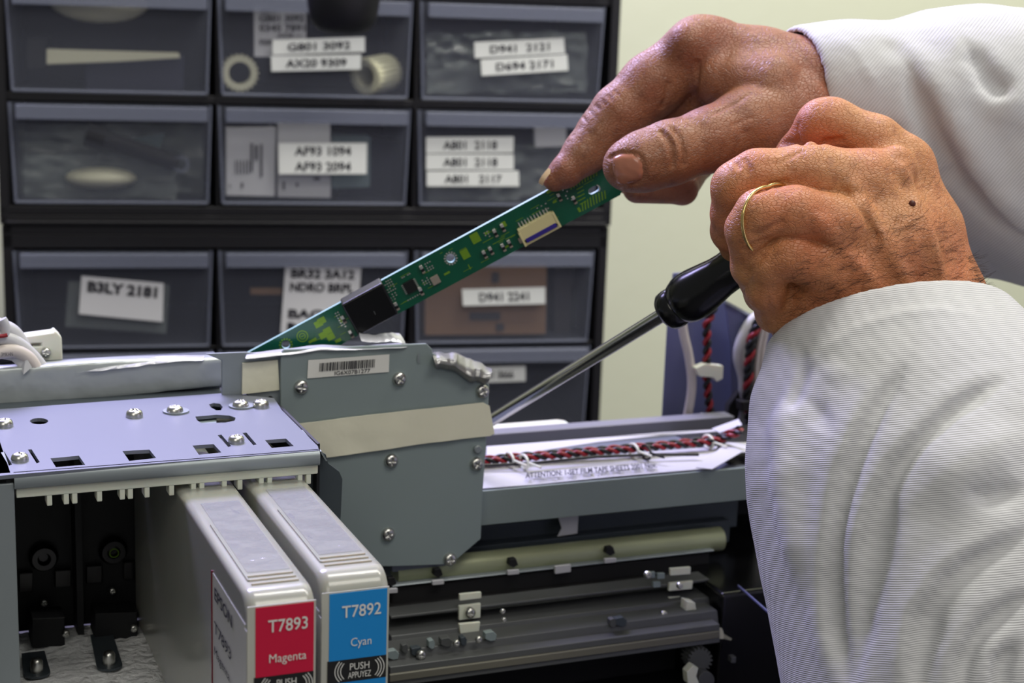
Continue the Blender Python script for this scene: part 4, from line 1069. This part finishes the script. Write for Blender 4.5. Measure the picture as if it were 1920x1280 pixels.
# ------------------------------------------------------------------ signed-distance modelling of hands and sleeves
class Field:
    """smooth union of tapered capsules on a regular grid around the camera-relative points"""
    def __init__(s, lo, hi, h):
        s.h = h; s.lo = np.array(lo, float); s.n = np.ceil((np.array(hi)-s.lo)/h).astype(int)+1
        s.d = np.full(s.n, 1.0, np.float32)
        s.ax = [s.lo[i]+h*np.arange(s.n[i]) for i in range(3)]
    def win(s, pts, pad):
        a = np.min(pts, 0)-pad; b = np.max(pts, 0)+pad
        i0 = np.clip(np.floor((a-s.lo)/s.h).astype(int), 0, s.n-1); i1 = np.clip(np.ceil((b-s.lo)/s.h).astype(int)+1, 1, s.n)
        if np.any(i1 <= i0): return None
        sl = tuple(slice(i0[k], i1[k]) for k in range(3))
        X = np.meshgrid(*[s.ax[k][sl[k]].astype(np.float32) for k in range(3)], indexing='ij', sparse=True)
        return sl, X
    @staticmethod
    def cap(X, a, b, ra, rb):
        ab = b-a; L2 = float(ab@ab) or 1e-12
        t = ((X[0]-a[0])*ab[0]+(X[1]-a[1])*ab[1]+(X[2]-a[2])*ab[2])/L2
        t = np.clip(t, 0, 1)
        return np.sqrt((X[0]-a[0]-t*ab[0])**2+(X[1]-a[1]-t*ab[1])**2+(X[2]-a[2]-t*ab[2])**2)-(ra+(rb-ra)*t)
    @staticmethod
    def smin(a, b, k):
        if k <= 0: return np.minimum(a, b)
        h = np.maximum(k-np.abs(a-b), 0)/k
        return np.minimum(a, b)-h*h*k*.25
    def chain(s, pts, k, op='u'):
        """pts: (point, radius) list. op u = union, s = subtract"""
        R = max(r for _, r in pts)+k*1.5+s.h*4
        w = s.win(np.array([p for p, _ in pts]), R)
        if w is None: return s
        sl, X = w; d = None
        for (a, ra), (b, rb) in zip(pts[:-1], pts[1:]) if len(pts) > 1 else [(pts[0], pts[0])]:
            c = s.cap(X, np.asarray(a), np.asarray(b), ra, rb); d = c if d is None else s.smin(d, c, min(ra, rb)*.35 if op == 'u' else 0)
        if op == 'u': s.d[sl] = s.smin(s.d[sl], d, k)
        else: s.d[sl] = -s.smin(-s.d[sl], d, k)
        return s
    def merge(s, o, k): s.d = s.smin(s.d, o.d, k); return s
    def plane_cut(s, p0, n, k=0.0):
        n = n/np.linalg.norm(n)
        X = np.meshgrid(*s.ax, indexing='ij', sparse=True)
        pl = ((X[0]-p0[0])*n[0]+(X[1]-p0[1])*n[1]+(X[2]-p0[2])*n[2]).astype(np.float32)
        s.d = -s.smin(-s.d, -pl, k); return s
    def val(s, p):
        q = (p-s.lo)/s.h; i = np.clip(np.floor(q).astype(int), 0, s.n-2); f = np.clip(q-i, 0, 1); r = 0
        for a in (0, 1):
            for b in (0, 1):
                for c in (0, 1):
                    r += s.d[i[0]+a, i[1]+b, i[2]+c]*(f[0] if a else 1-f[0])*(f[1] if b else 1-f[1])*(f[2] if c else 1-f[2])
        return r
    def surf(s, u, v, d0=.40, d1=.75, off=0.0):
        """first surface point along the direction of a traced point; off moves it outwards"""
        r = ray(u, v); d = d0
        while d < d1:
            p = r*d
            if np.all(p > s.lo) and np.all(p < s.lo+s.h*(s.n-1)):
                x = s.val(p)
                if x < off+.0001: return p
                d += min(max((x-off)*.7, .0002), .002)
            else: d += .002
        return None
    def mesh(s, name, mats, parent, smooth_it=2, label=None):
        """surface nets"""
        d = s.d; n = d.shape
        neg = d < 0
        c = [neg[a:n[0]-1+a, b:n[1]-1+b, e:n[2]-1+e] for a in (0, 1) for b in (0, 1) for e in (0, 1)]
        cnt = sum(x.astype(np.int8) for x in c); act = (cnt > 0) & (cnt < 8)
        ii = np.argwhere(act); idx = np.full(act.shape, -1, np.int64); idx[tuple(ii.T)] = np.arange(len(ii))
        acc = np.zeros((len(ii), 3)); num = np.zeros(len(ii))
        corners = [(a, b, e) for a in (0, 1) for b in (0, 1) for e in (0, 1)]
        for i, A in enumerate(corners):
            for B in corners[i+1:]:
                if sum(abs(A[k]-B[k]) for k in range(3)) != 1: continue
                va = d[ii[:, 0]+A[0], ii[:, 1]+A[1], ii[:, 2]+A[2]]; vb = d[ii[:, 0]+B[0], ii[:, 1]+B[1], ii[:, 2]+B[2]]
                m = (va < 0) != (vb < 0); t = np.where(m, va/np.where(m, va-vb, 1), 0)
                for k in range(3): acc[:, k] += np.where(m, A[k]+t*(B[k]-A[k]), 0)
                num += m
        V = (ii+acc/num[:, None])*s.h+s.lo
        F = []
        for ax_ in range(3):
            o = [k for k in range(3) if k != ax_]
            sl0 = [slice(0, None)]*3; sl1 = [slice(0, None)]*3
            a = np.take(neg, range(n[ax_]-1), ax_); b = np.take(neg, range(1, n[ax_]), ax_)
            e = np.argwhere(a != b); 
            e = e[(e[:, o[0]] > 0) & (e[:, o[0]] < n[o[0]]-1) & (e[:, o[1]] > 0) & (e[:, o[1]] < n[o[1]]-1)]
            q = []
            for (da, db) in ((1, 1), (0, 1), (0, 0), (1, 0)):
                w = e.copy(); w[:, o[0]] -= da; w[:, o[1]] -= db; q.append(idx[tuple(w.T)])
            q = np.stack(q, 1); fl = a[tuple(e.T)] ^ (ax_ == 1)
            q[~fl] = q[~fl][:, ::-1]; F.append(q)
        F = np.concatenate(F)
        for _ in range(smooth_it):
            S_ = np.zeros_like(V); Nn = np.zeros(len(V))
            for k in range(4):
                np.add.at(S_, F[:, k], V[F[:, (k+1) % 4]]+V[F[:, (k+3) % 4]]); np.add.at(Nn, F[:, k], 2)
            V = V*.5+.5*S_/Nn[:, None]
        fr, og = ROOT[parent.name]
        me = bpy.data.meshes.new(name); me.vertices.add(len(V)); me.vertices.foreach_set('co', (V-og).astype(np.float32).ravel())
        me.loops.add(len(F)*4); me.loops.foreach_set('vertex_index', F.astype(np.int32).ravel())
        me.polygons.add(len(F)); me.polygons.foreach_set('loop_start', np.arange(len(F), dtype=np.int32)*4)
        me.polygons.foreach_set('use_smooth', np.ones(len(F), bool)); me.update(calc_edges=True); me.validate()
        for m in (mats if isinstance(mats, list) else [mats]): me.materials.append(M_[m] if isinstance(m, str) else m)
        ob = bpy.data.objects.new(name, me); col.objects.link(ob); ob.parent = parent
        ROOT[ob.name] = (fr, og)
        if label: ob['label'] = label
        return ob
def K(*pts): return [(P(u, v, d), r*d/FPX) for u, v, d, r in pts]
def bounds(pts, pad):
    a = np.array([P(u, v, d) for u, v, d in pts]); return a.min(0)-pad, a.max(0)+pad
def traced(F_, pts, r, off=0.0, dn=0):
    """capsule chain laid along the surface under a traced polyline"""
    out = []
    for (a, b) in zip(pts[:-1], pts[1:]):
        n = max(2, int(math.dist(a[:2], b[:2])/12))
        for i in range(n):
            f = i/n; p = F_.surf(a[0]*(1-f)+b[0]*f, a[1]*(1-f)+b[1]*f)
            if p is not None: out.append((p*(1+off/np.linalg.norm(p)), (a[2] if len(a) > 2 else r)*(1-f)+(b[2] if len(b) > 2 else r)*f))
    return out

person = thing('person', 'person in a white lab coat reaching in, gold ring on the left hand', 'person', W0, P(1900, 900, .62)*np.array((1, 1, 0))+np.array((0, 0, DESK)))
PX = .56/FPX

# ---------------- right hand (holds the board)
HV = .00055
lo, hi = bounds([(1000, 20, .55), (1640, 400, .68), (1000, 400, .68), (1640, 20, .55), (1000, 20, .68), (1640, 400, .55)], .004)
fing = Field(lo, hi, HV)
fing.chain(K((1345, 120, .600, 62), (1312, 97, .600, 64), (1222, 160, .601, 58), (1162, 214, .600, 53), (1130, 250, .600, 47), (1098, 285, .599, 41), (1060, 322, .597, 30), (1040, 336, .597, 23)), .001)
fing.chain(K((1390, 130, .612, 56), (1300, 172, .607, 45), (1250, 212, .614, 42), (1205, 290, .630, 36), (1180, 335, .622, 30)), .0004)
fing.chain(K((1430, 160, .640, 58), (1370, 250, .650, 40), (1305, 310, .650, 30), (1280, 356, .625, 27), (1195, 353, .614, 28)), .0004)
fing.chain(K((1470, 190, .655, 55), (1385, 250, .660, 40), (1310, 285, .655, 32), (1250, 300, .650, 28)), .0004)
palm = Field(lo, hi, HV)
palm.chain(K((1318, 104, .602, 66), (1420, 140, .602, 84), (1520, 170, .600, 92), (1660, 205, .600, 92)), .002)
palm.chain(K((1395, 140, .622, 66), (1500, 190, .618, 92), (1660, 215, .612, 92)), .004)
palm.chain(K((1440, 180, .642, 60), (1540, 230, .630, 80)), .006)
palm.chain(K((1352, 150, .592, 52), (1440, 170, .588, 74)), .004)
palm.chain(K((1500, 235, .600, 84), (1400, 262, .604, 60)), .006)
thumb = Field(lo, hi, HV)
thumb.chain(K((1490, 208, .590, 82), (1400, 234, .580, 66), (1330, 262, .574, 58), (1255, 287, .569, 58), (1205, 303, .568, 55), (1178, 311, .568, 48)), .001)
hand = palm; hand.merge(fing, .003); hand.merge(thumb, .0016)
# knuckle, tendon, creases
hand.chain(K((1290, 80, .590, 36), (1302, 74, .592, 34)), .005)
hand.chain(K((1352, 78, .598, 34), (1365, 84, .598, 30)), .006)
for pts, r in (([(1240, 246), (1256, 268), (1262, 295), (1259, 328)], .0011), ([(1262, 240), (1277, 262), (1284, 292), (1280, 322)], .0011), ([(1251, 252), (1268, 285)], .0004),
               ([(1340, 212), (1385, 190), (1415, 166)], .0006), ([(1375, 235), (1400, 222), (1430, 215)], .0004), ([(1392, 250), (1420, 240)], .0004),
               ([(1253, 158), (1249, 185), (1236, 215)], .0010), ([(1308, 117), (1306, 165), (1292, 212)], .0010),
               ([(1143, 290), (1147, 320), (1156, 345)], .0004), ([(1144, 295), (1160, 286), (1188, 287), (1204, 300), (1208, 330), (1196, 344), (1172, 350)], .0008)):
    c = traced(hand, pts, r, -.0002)
    if c: hand.chain(c, .0009, 's')
for i in range(9):
    u = 1072+i*12; v = 262-i*11+abs(i-4)*2
    c = traced(hand, [(u-16, v-12), (u-2, v+4)], .0004, 0)
    if c: hand.chain(c, .0008, 's')
rh = hand.mesh('right_hand', SKIN_R, person, 1, label='right hand pinching the green circuit board')
def nail(F_, quad, m, parent, name, lift=.00012, n=12, rnd=.5):
    """quad: tl tr br bl in traced points; rounded corners"""
    q = [np.array(p, float) for p in quad]; rows = []
    for i in range(n+1):
        r = []
        for j in range(n+1):
            a, b = 2*i/n-1, 2*j/n-1
            # square to squircle
            aa, bb = a*math.sqrt(1-b*b/2*rnd), b*math.sqrt(1-a*a/2*rnd)
            s_, t_ = (aa+1)/2, (bb+1)/2
            p = (q[0]*(1-t_)+q[1]*t_)*(1-s_)+(q[3]*(1-t_)+q[2]*t_)*s_
            w = F_.surf(*p)
            if w is None: w = P(*p, .57)
            e = min(1-abs(a), 1-abs(b)); r.append(w*(1-(lift*min(1, .25+e*2.2))/np.linalg.norm(w)))
        rows.append(r)
    g = G(); g.grid(rows, thick=(0, .0006, 0)); return g.build(name, m, parent=parent, smooth=True, label='thumbnail' if name == 'thumbnail' else None)
nail(hand, [(1146, 290), (1202, 286), (1208, 338), (1154, 348)], 'nail', rh, 'thumbnail')
g = G(); g.grid([[P(u+du, v+dv, .5935-.001*math.sin(t_*3.14)) for t_, (u, v) in zip(np.linspace(0, 1, 5), [(1030, 317), (1023, 325), (1017, 333), (1013, 340), (1012, 345)])] for du, dv in ((-2, -2), (1, 0), (4, 2), (6, 3))], thick=(0, .0006, 0))
g.build('fingernail', 'nail_pale', parent=rh, smooth=True)

# ---------------- left hand (fist round the screwdriver)
lo, hi = bounds([(1315, 170, .49), (1900, 700, .62), (1315, 700, .62), (1900, 170, .49), (1315, 170, .62), (1900, 700, .49)], .004)
fing = Field(lo, hi, .0006)
fing.chain(K((1700, 312, .546, 52), (1640, 268, .546, 50), (1560, 232, .547, 46), (1542, 236, .548, 48), (1500, 290, .560, 42), (1440, 350, .572, 36), (1420, 420, .585, 34)), .001)
fing.chain(K((1620, 345, .532, 62), (1520, 328, .530, 58), (1420, 332, .530, 50), (1384, 352, .531, 49), (1374, 400, .538, 40), (1372, 432, .545, 38), (1395, 480, .562, 36), (1440, 520, .575, 34)), .0004)
fing.chain(K((1570, 420, .522, 56), (1490, 400, .518, 50), (1425, 402, .517, 46), (1404, 430, .520, 43), (1408, 500, .528, 36), (1432, 550, .545, 35), (1480, 570, .565, 32)), .0003)
fing.chain(K((1545, 500, .522, 50), (1480, 478, .520, 44), (1442, 494, .522, 39), (1436, 545, .528, 36), (1452, 588, .540, 34), (1500, 610, .56, 32)), .0003)
palm = Field(lo, hi, .0006)
palm.chain(K((1692, 308, .546, 52), (1735, 430, .545, 66), (1768, 560, .545, 76), (1800, 700, .545, 84)), .002)
palm.chain(K((1625, 345, .534, 64), (1665, 460, .534, 88), (1700, 590, .540, 96), (1740, 720, .54, 100)), .008)
palm.chain(K((1570, 415, .530, 62), (1600, 520, .532, 86), (1640, 610, .540, 96), (1680, 720, .54, 100)), .008)
palm.chain(K((1545, 490, .530, 56), (1545, 580, .538, 78), (1590, 680, .545, 90)), .008)
palm.chain(K((1480, 560, .545, 40), (1520, 620, .550, 64), (1570, 700, .55, 80)), .006)
palm.chain(K((1480, 530, .537, 34), (1510, 545, .537, 44)), .006)
palm.chain(K((1560, 420, .555, 60), (1640, 380, .560, 60), (1640, 540, .56, 70)), .008)
# soft knuckle heads and two faint tendons
palm.chain(K((1683, 300, .532, 26), (1690, 310, .532, 26)), .006)
left = palm; left.merge(fing, .0035)
for pts, r in (([(1600, 350), (1660, 450), (1710, 560)], .0009), ([(1540, 420), (1610, 500), (1680, 580)], .0008), ([(1690, 320), (1740, 430), (1770, 540)], .0008)):
    c = traced(left, pts, r, .0004)
    if c: left.chain(c, .005)
for pts, r in (([(1585, 360), (1620, 400), (1650, 455)], .0007), ([(1450, 268), (1520, 268), (1590, 262)], .0010), ([(1498, 262), (1494, 240), (1503, 222)], .0004),
               ([(1395, 298), (1405, 316), (1400, 330)], .0006), ([(1382, 305), (1388, 322)], .0005), ([(1418, 358), (1460, 345), (1488, 338)], .0010),
               ([(1418, 440), (1450, 425), (1480, 408)], .0009), ([(1395, 470), (1420, 455), (1450, 447)], .0006), ([(1500, 285), (1470, 300), (1440, 312)], .0003),
               ([(1405, 512), (1420, 490), (1436, 470)], .0008), ([(1418, 548), (1430, 520)], .0005), ([(1450, 600), (1442, 570), (1440, 552)], .0005), ([(1470, 560), (1500, 548), (1520, 530)], .0004)):
    c = traced(left, pts, r, -.0001)
    if c: left.chain(c, .0014, 's')
lh = left.mesh('left_hand', SKIN_L, person, 1, label='left hand closed round the screwdriver handle')
# ring round the ring finger
c0 = P(1440, 398, .5185); fa = P(1425, 402, .517)-P(1490, 400, .518); fa = fa/np.linalg.norm(fa)+np.array((0, 1.25, 0)); fa /= np.linalg.norm(fa)
g = G(); a_ = np.cross(fa, (0, 1, 0)); a_ /= np.linalg.norm(a_); b_ = np.cross(fa, a_)
pp = []
for t_ in np.linspace(0, 2*math.pi, 49):
    dirv = math.cos(t_)*a_+math.sin(t_)*b_; r_ = .0062
    while r_ < .0135 and left.val(c0+dirv*r_) < .0003: r_ += .0002
    pp.append(r_)
pp = np.array(pp); pp = np.convolve(np.r_[pp[-13:-1], pp, pp[1:13]], np.ones(11)/11, 'same')[12:-12]
g.tube([c0+(math.cos(t_)*a_+math.sin(t_)*b_)*r_ for t_, r_ in zip(np.linspace(0, 2*math.pi, 49), pp)], .00062, 10, caps=False)
g.build('ring', 'gold', parent=lh, smooth=True, label='thin gold ring')
g = G(); c = left.surf(1710, 382)
g.lathe([(.0012, -.0004), (.0011, .0003), (.0006, .0006)], c, -c, 14); g.build('mole', 'mole', parent=lh, smooth=True)
# fine dark hair on the back of the hand and wrist
g = G()
def strand(u, v, du, dv, w=.00004, lift=.0006):
    p = left.surf(u, v)
    if p is None: return
    L = np.linalg.norm(p); pts = [p]
    for k in (1, 2, 3):
        q = left.surf(u+du*k/3, v+dv*k/3)
        if q is None: q = pts[-1]+(P(u+du*k/3, v+dv*k/3, L)-P(u+du*(k-1)/3, v+dv*(k-1)/3, L))
        pts.append(q*(1-lift*k/3/L))
    g.tube(pts, [w, w, w*.8, w*.4], 3, caps=False)
for i in range(300):
    f = rng.random(); u = 1490+330*f+rng.normal()*6; v = 610-95*math.sin(f*2.4)-rng.random()**1.3*115
    strand(u, v, -16-rng.random()*14, 7*rng.normal()+4)
for i in range(70):
    u = 1560+rng.random()*230; v = 300+rng.random()*190; strand(u, v, -8+rng.normal()*5, 9+rng.normal()*6, .00004)
for i in range(60):
    v = 480+rng.random()*90; u = 1826+(v-480)*.28-rng.random()*16; strand(u, v, 20+rng.random()*14, -2+rng.normal()*9, .00006, .002)
o = g.build('arm_hair', 'hair', parent=lh); o['kind'] = 'stuff'

# ---------------- coat sleeves
SV = .0011
lo, hi = bounds([(1380, 490, .44), (2150, 1560, .62), (1380, 1560, .44), (2150, 490, .62), (1380, 490, .62), (2150, 1560, .44)], .002)
sl = Field(lo, hi, SV)
sl.chain(K((1640, 560, .548, 178), (1665, 650, .546, 192), (1700, 760, .540, 244), (1728, 860, .535, 298), (1775, 1000, .53, 318), (1830, 1150, .525, 335), (1870, 1300, .52, 350), (1920, 1620, .52, 360)), .004)
sl.chain(K((1470, 760, .535, 44), (1476, 860, .53, 50), (1500, 960, .53, 54)), .012)
base_ = Field(sl.lo, sl.lo+sl.h*(sl.n-1.5), sl.h); base_.d = sl.d.copy(); base_.n = sl.n
def ridge(pts, k, op='u', off=0.0):
    c = traced(base_, [(a, b, r_*PX) for a, b, r_ in pts], 0, off)
    n = len(c); L_ = max(3, min(7, n//3))
    c = [(p, q-max(0, 1-min(i, n-1-i)/L_)*k*.6) for i, (p, q) in enumerate(c)]
    if c: sl.chain(c, k, op)
# folds: a raised crest with a sharp valley running along its right side
def fold(pts, rc=17, kc=.005, off=.0044, vo=(16, 6), rv=8, kv=.005, vd=.0020):
    n = len(pts)
    ridge([(u, v, rc*(.25+.75*min(1, 1.5*math.sin(math.pi*(i+.3)/(n+.3))))) for i, (u, v) in enumerate(pts)], kc, 'u', off)
    ridge([(u+vo[0], v+vo[1], rv*(.05+.95*min(1, 1.3*math.sin(math.pi*(i+.15)/(n+.3))))) for i, (u, v) in enumerate(pts)], kv, 's', vd)
fold([(1700, 640), (1668, 690), (1629, 749), (1598, 810), (1576, 867), (1558, 940), (1548, 1017), (1543, 1090), (1546, 1167), (1562, 1240), (1580, 1310)], 16, vo=(24, 8), rv=12)
fold([(1885, 690), (1830, 718), (1766, 761), (1715, 812), (1672, 862), (1645, 910), (1629, 950), (1605, 1030), (1588, 1110)], 15, vo=(20, 12), rv=11)
fold([(1940, 965), (1880, 1000), (1798, 1046), (1755, 1084), (1729, 1125), (1708, 1180), (1698, 1240), (1695, 1330)], 19, vo=(24, 14), rv=13, vd=.001)
fold([(1940, 1085), (1870, 1125), (1820, 1170), (1788, 1230), (1775, 1330)], 16, vo=(22, 12), rv=11)
ridge([(1940, 815, 10), (1872, 836, 16), (1780, 885, 18), (1698, 949, 12)], .012, 'u', .0022)
ridge([(1500, 700, 6), (1476, 800, 12), (1474, 900, 14), (1492, 1000, 12), (1510, 1120, 12)], .010, 'u', .0014)
fold([(1900, 1180), (1860, 1230), (1850, 1330)], 14, vo=(20, 10), rv=10)
ridge([(1666, 892, 7), (1660, 960, 13), (1648, 1040, 15), (1622, 1140, 14), (1604, 1280, 12)], .006, 's', .0012)
ridge([(1940, 915, 5), (1860, 935, 8), (1812, 922, 6), (1808, 905, 3)], .005, 's', .0008)
ridge([(1760, 1120, 5), (1735, 1160, 9), (1745, 1240, 8)], .006, 's', .001)
ridge([(1516, 745, 4), (1545, 786, 6), (1578, 820, 4)], .005, 's', .0006)
ridge([(1500, 650, 3), (1508, 700, 5), (1488, 760, 7), (1465, 805, 5)], .005, 's', .0008)
ridge([(1600, 705, 3), (1560, 700, 6), (1525, 720, 5)], .006, 'u', .0014)
ridge([(1470, 860, 4), (1462, 800, 6), (1490, 735, 6)], .006, 'u', .001)
# cuff: seam line and opening
ridge([(1492, 694, 2), (1540, 650, 2.4), (1600, 610, 2.4), (1680, 582, 2.4), (1760, 574, 2.4), (1840, 584, 2.4), (1880, 598, 2)], .0012, 's', .0)
ridge([(1496, 700, 3), (1545, 656, 3.5), (1603, 617, 3.5), (1682, 589, 3.5), (1762, 581, 3.5), (1842, 591, 3.5)], .003, 'u', .0004)
p1_, p2_, p3_ = P(1470, 628, .545), P(1688, 515, .5045), P(1857, 570, .541)
nn = np.cross(p2_-p1_, p3_-p1_); nn = nn if nn @ (P(1600, 400, .53)-p1_) > 0 else -nn
inner = sl.d+.0022
sl.plane_cut(p1_, nn, .0012)
# hollow the cuff for its first 25 mm
X = np.meshgrid(*sl.ax, indexing='ij', sparse=True); nu = nn/np.linalg.norm(nn)
pl = ((X[0]-p1_[0])*nu[0]+(X[1]-p1_[1])*nu[1]+(X[2]-p1_[2])*nu[2]).astype(np.float32)
sl.d = np.maximum(sl.d, -np.maximum(inner, -(pl+.025)))
# placket flap at the left edge
fl = [(P(u, v, d), r_*PX) for u, v, d, r_ in [(1429, 878, .532, 7), (1440, 930, .530, 9), (1452, 985, .528, 9), (1466, 1030, .527, 8), (1478, 1042, .527, 6)]]
sl.chain(fl, .0015); sl.chain([(P(1425, 868, .533), .0010), (P(1432, 905, .532), .0012)], .001)
s2 = sl.mesh('coat_sleeve', TW1, person, 7, label='white ribbed coat sleeve with folds, nearest the camera')
lo, hi = bounds([(1440, 10, .52), (2300, 620, .74), (1440, 620, .52), (2300, 10, .74), (1440, 10, .74), (2300, 620, .52)], .002)
sl = Field(lo, hi, .0012)
sl.chain(K((1500, 170, .604, 118), (1560, 176, .604, 122), (1612, 180, .606, 127), (1672, 205, .608, 130), (1740, 200, .612, 158), (1810, 206, .616, 176), (1900, 246, .622, 205), (2050, 290, .63, 250), (2400, 360, .64, 300)), .004)
sl.chain(K((1760, 400, .655, 60), (1850, 420, .655, 92), (1940, 430, .66, 96), (2300, 470, .68, 110)), .010)
base_ = Field(sl.lo, sl.lo+sl.h*(sl.n-1.5), sl.h); base_.d = sl.d.copy(); base_.n = sl.n
ridge([(1700, 85, 10), (1745, 150, 16), (1790, 250, 18), (1850, 345, 20), (1905, 405, 20), (1960, 440, 20)], .010, 'u', .0025)
ridge([(1780, 60, 8), (1830, 130, 14), (1900, 200, 16), (1980, 240, 14)], .012, 'u', .0022)
ridge([(1700, 110, 6), (1715, 170, 10), (1750, 250, 12), (1800, 330, 12), (1850, 380, 10)], .008, 's', .0012)
ridge([(1660, 80, 6), (1690, 110, 8)], .010, 's', .0)
ridge([(1800, 70, 5), (1850, 150, 9), (1920, 210, 9)], .010, 's', .001)
ridge([(1690, 240, 5), (1650, 270, 9), (1600, 300, 8)], .010, 's', .001)
ridge([(1742, 330, 8), (1800, 330, 8), (1870, 410, 8), (1930, 450, 8)], .008, 's', .001)
ridge([(1556, 58, 2), (1600, 95, 2.2), (1630, 150, 2.2), (1640, 220, 2)], .0012, 's', 0)
ridge([(1560, 62, 3), (1607, 98, 3), (1637, 152, 3), (1646, 220, 3)], .003, 'u', .0004)
p1_, p2_, p3_ = P(1476, 74, .604), P(1546, 184, .5805), P(1500, 295, .604)
nn = np.cross(p2_-p1_, p3_-p1_); nn = nn if nn @ (P(1300, 200, .60)-p1_) > 0 else -nn
inner = sl.d+.0024
sl.plane_cut(p1_, nn, .0012)
X = np.meshgrid(*sl.ax, indexing='ij', sparse=True); nu = nn/np.linalg.norm(nn)
pl = ((X[0]-p1_[0])*nu[0]+(X[1]-p1_[1])*nu[1]+(X[2]-p1_[2])*nu[2]).astype(np.float32)
sl.d = np.maximum(sl.d, -np.maximum(inner, -(pl+.02)))
sl.mesh('coat_sleeve', TW2, person, 6, label='white coat sleeve of the arm that holds the board')

# the rest of the coat, to the right of the picture, joins both sleeves
sl = Field(np.array((.24, -.12, -.62)), np.array((1.12, 1.02, .34)), .008)
def cc(pts, k): return sl.chain([(np.array(p, float), r) for p, r in pts], k)
cc([((.79, .30, -.62), .17), ((.79, .30, -.10), .165), ((.79, .32, .10), .15)], .05)
cc([((.79, .44, -.62), .17), ((.79, .44, -.10), .165), ((.79, .44, .10), .15)], .10)
cc([((.79, .16, .14), .085), ((.79, .60, .14), .085)], .12)
e1, e2 = P(2380, 356, .64), P(1920, 1600, .52)
cc([((.79, .60, .14), .08), ((.72, .68, -.02), .066), (tuple(e1), .060)], .05)
cc([((.79, .16, .14), .08), ((.68, .12, -.14), .068), (tuple(e2*.5+np.array((.68, .12, -.14))*.5), .064), (tuple(e2), .060)], .05)
cc([((.79, .37, .17), .07), ((.79, .37, .26), .062)], .06)
sl.mesh('coat_body', TW2, person, 2, label='body of the white coat')
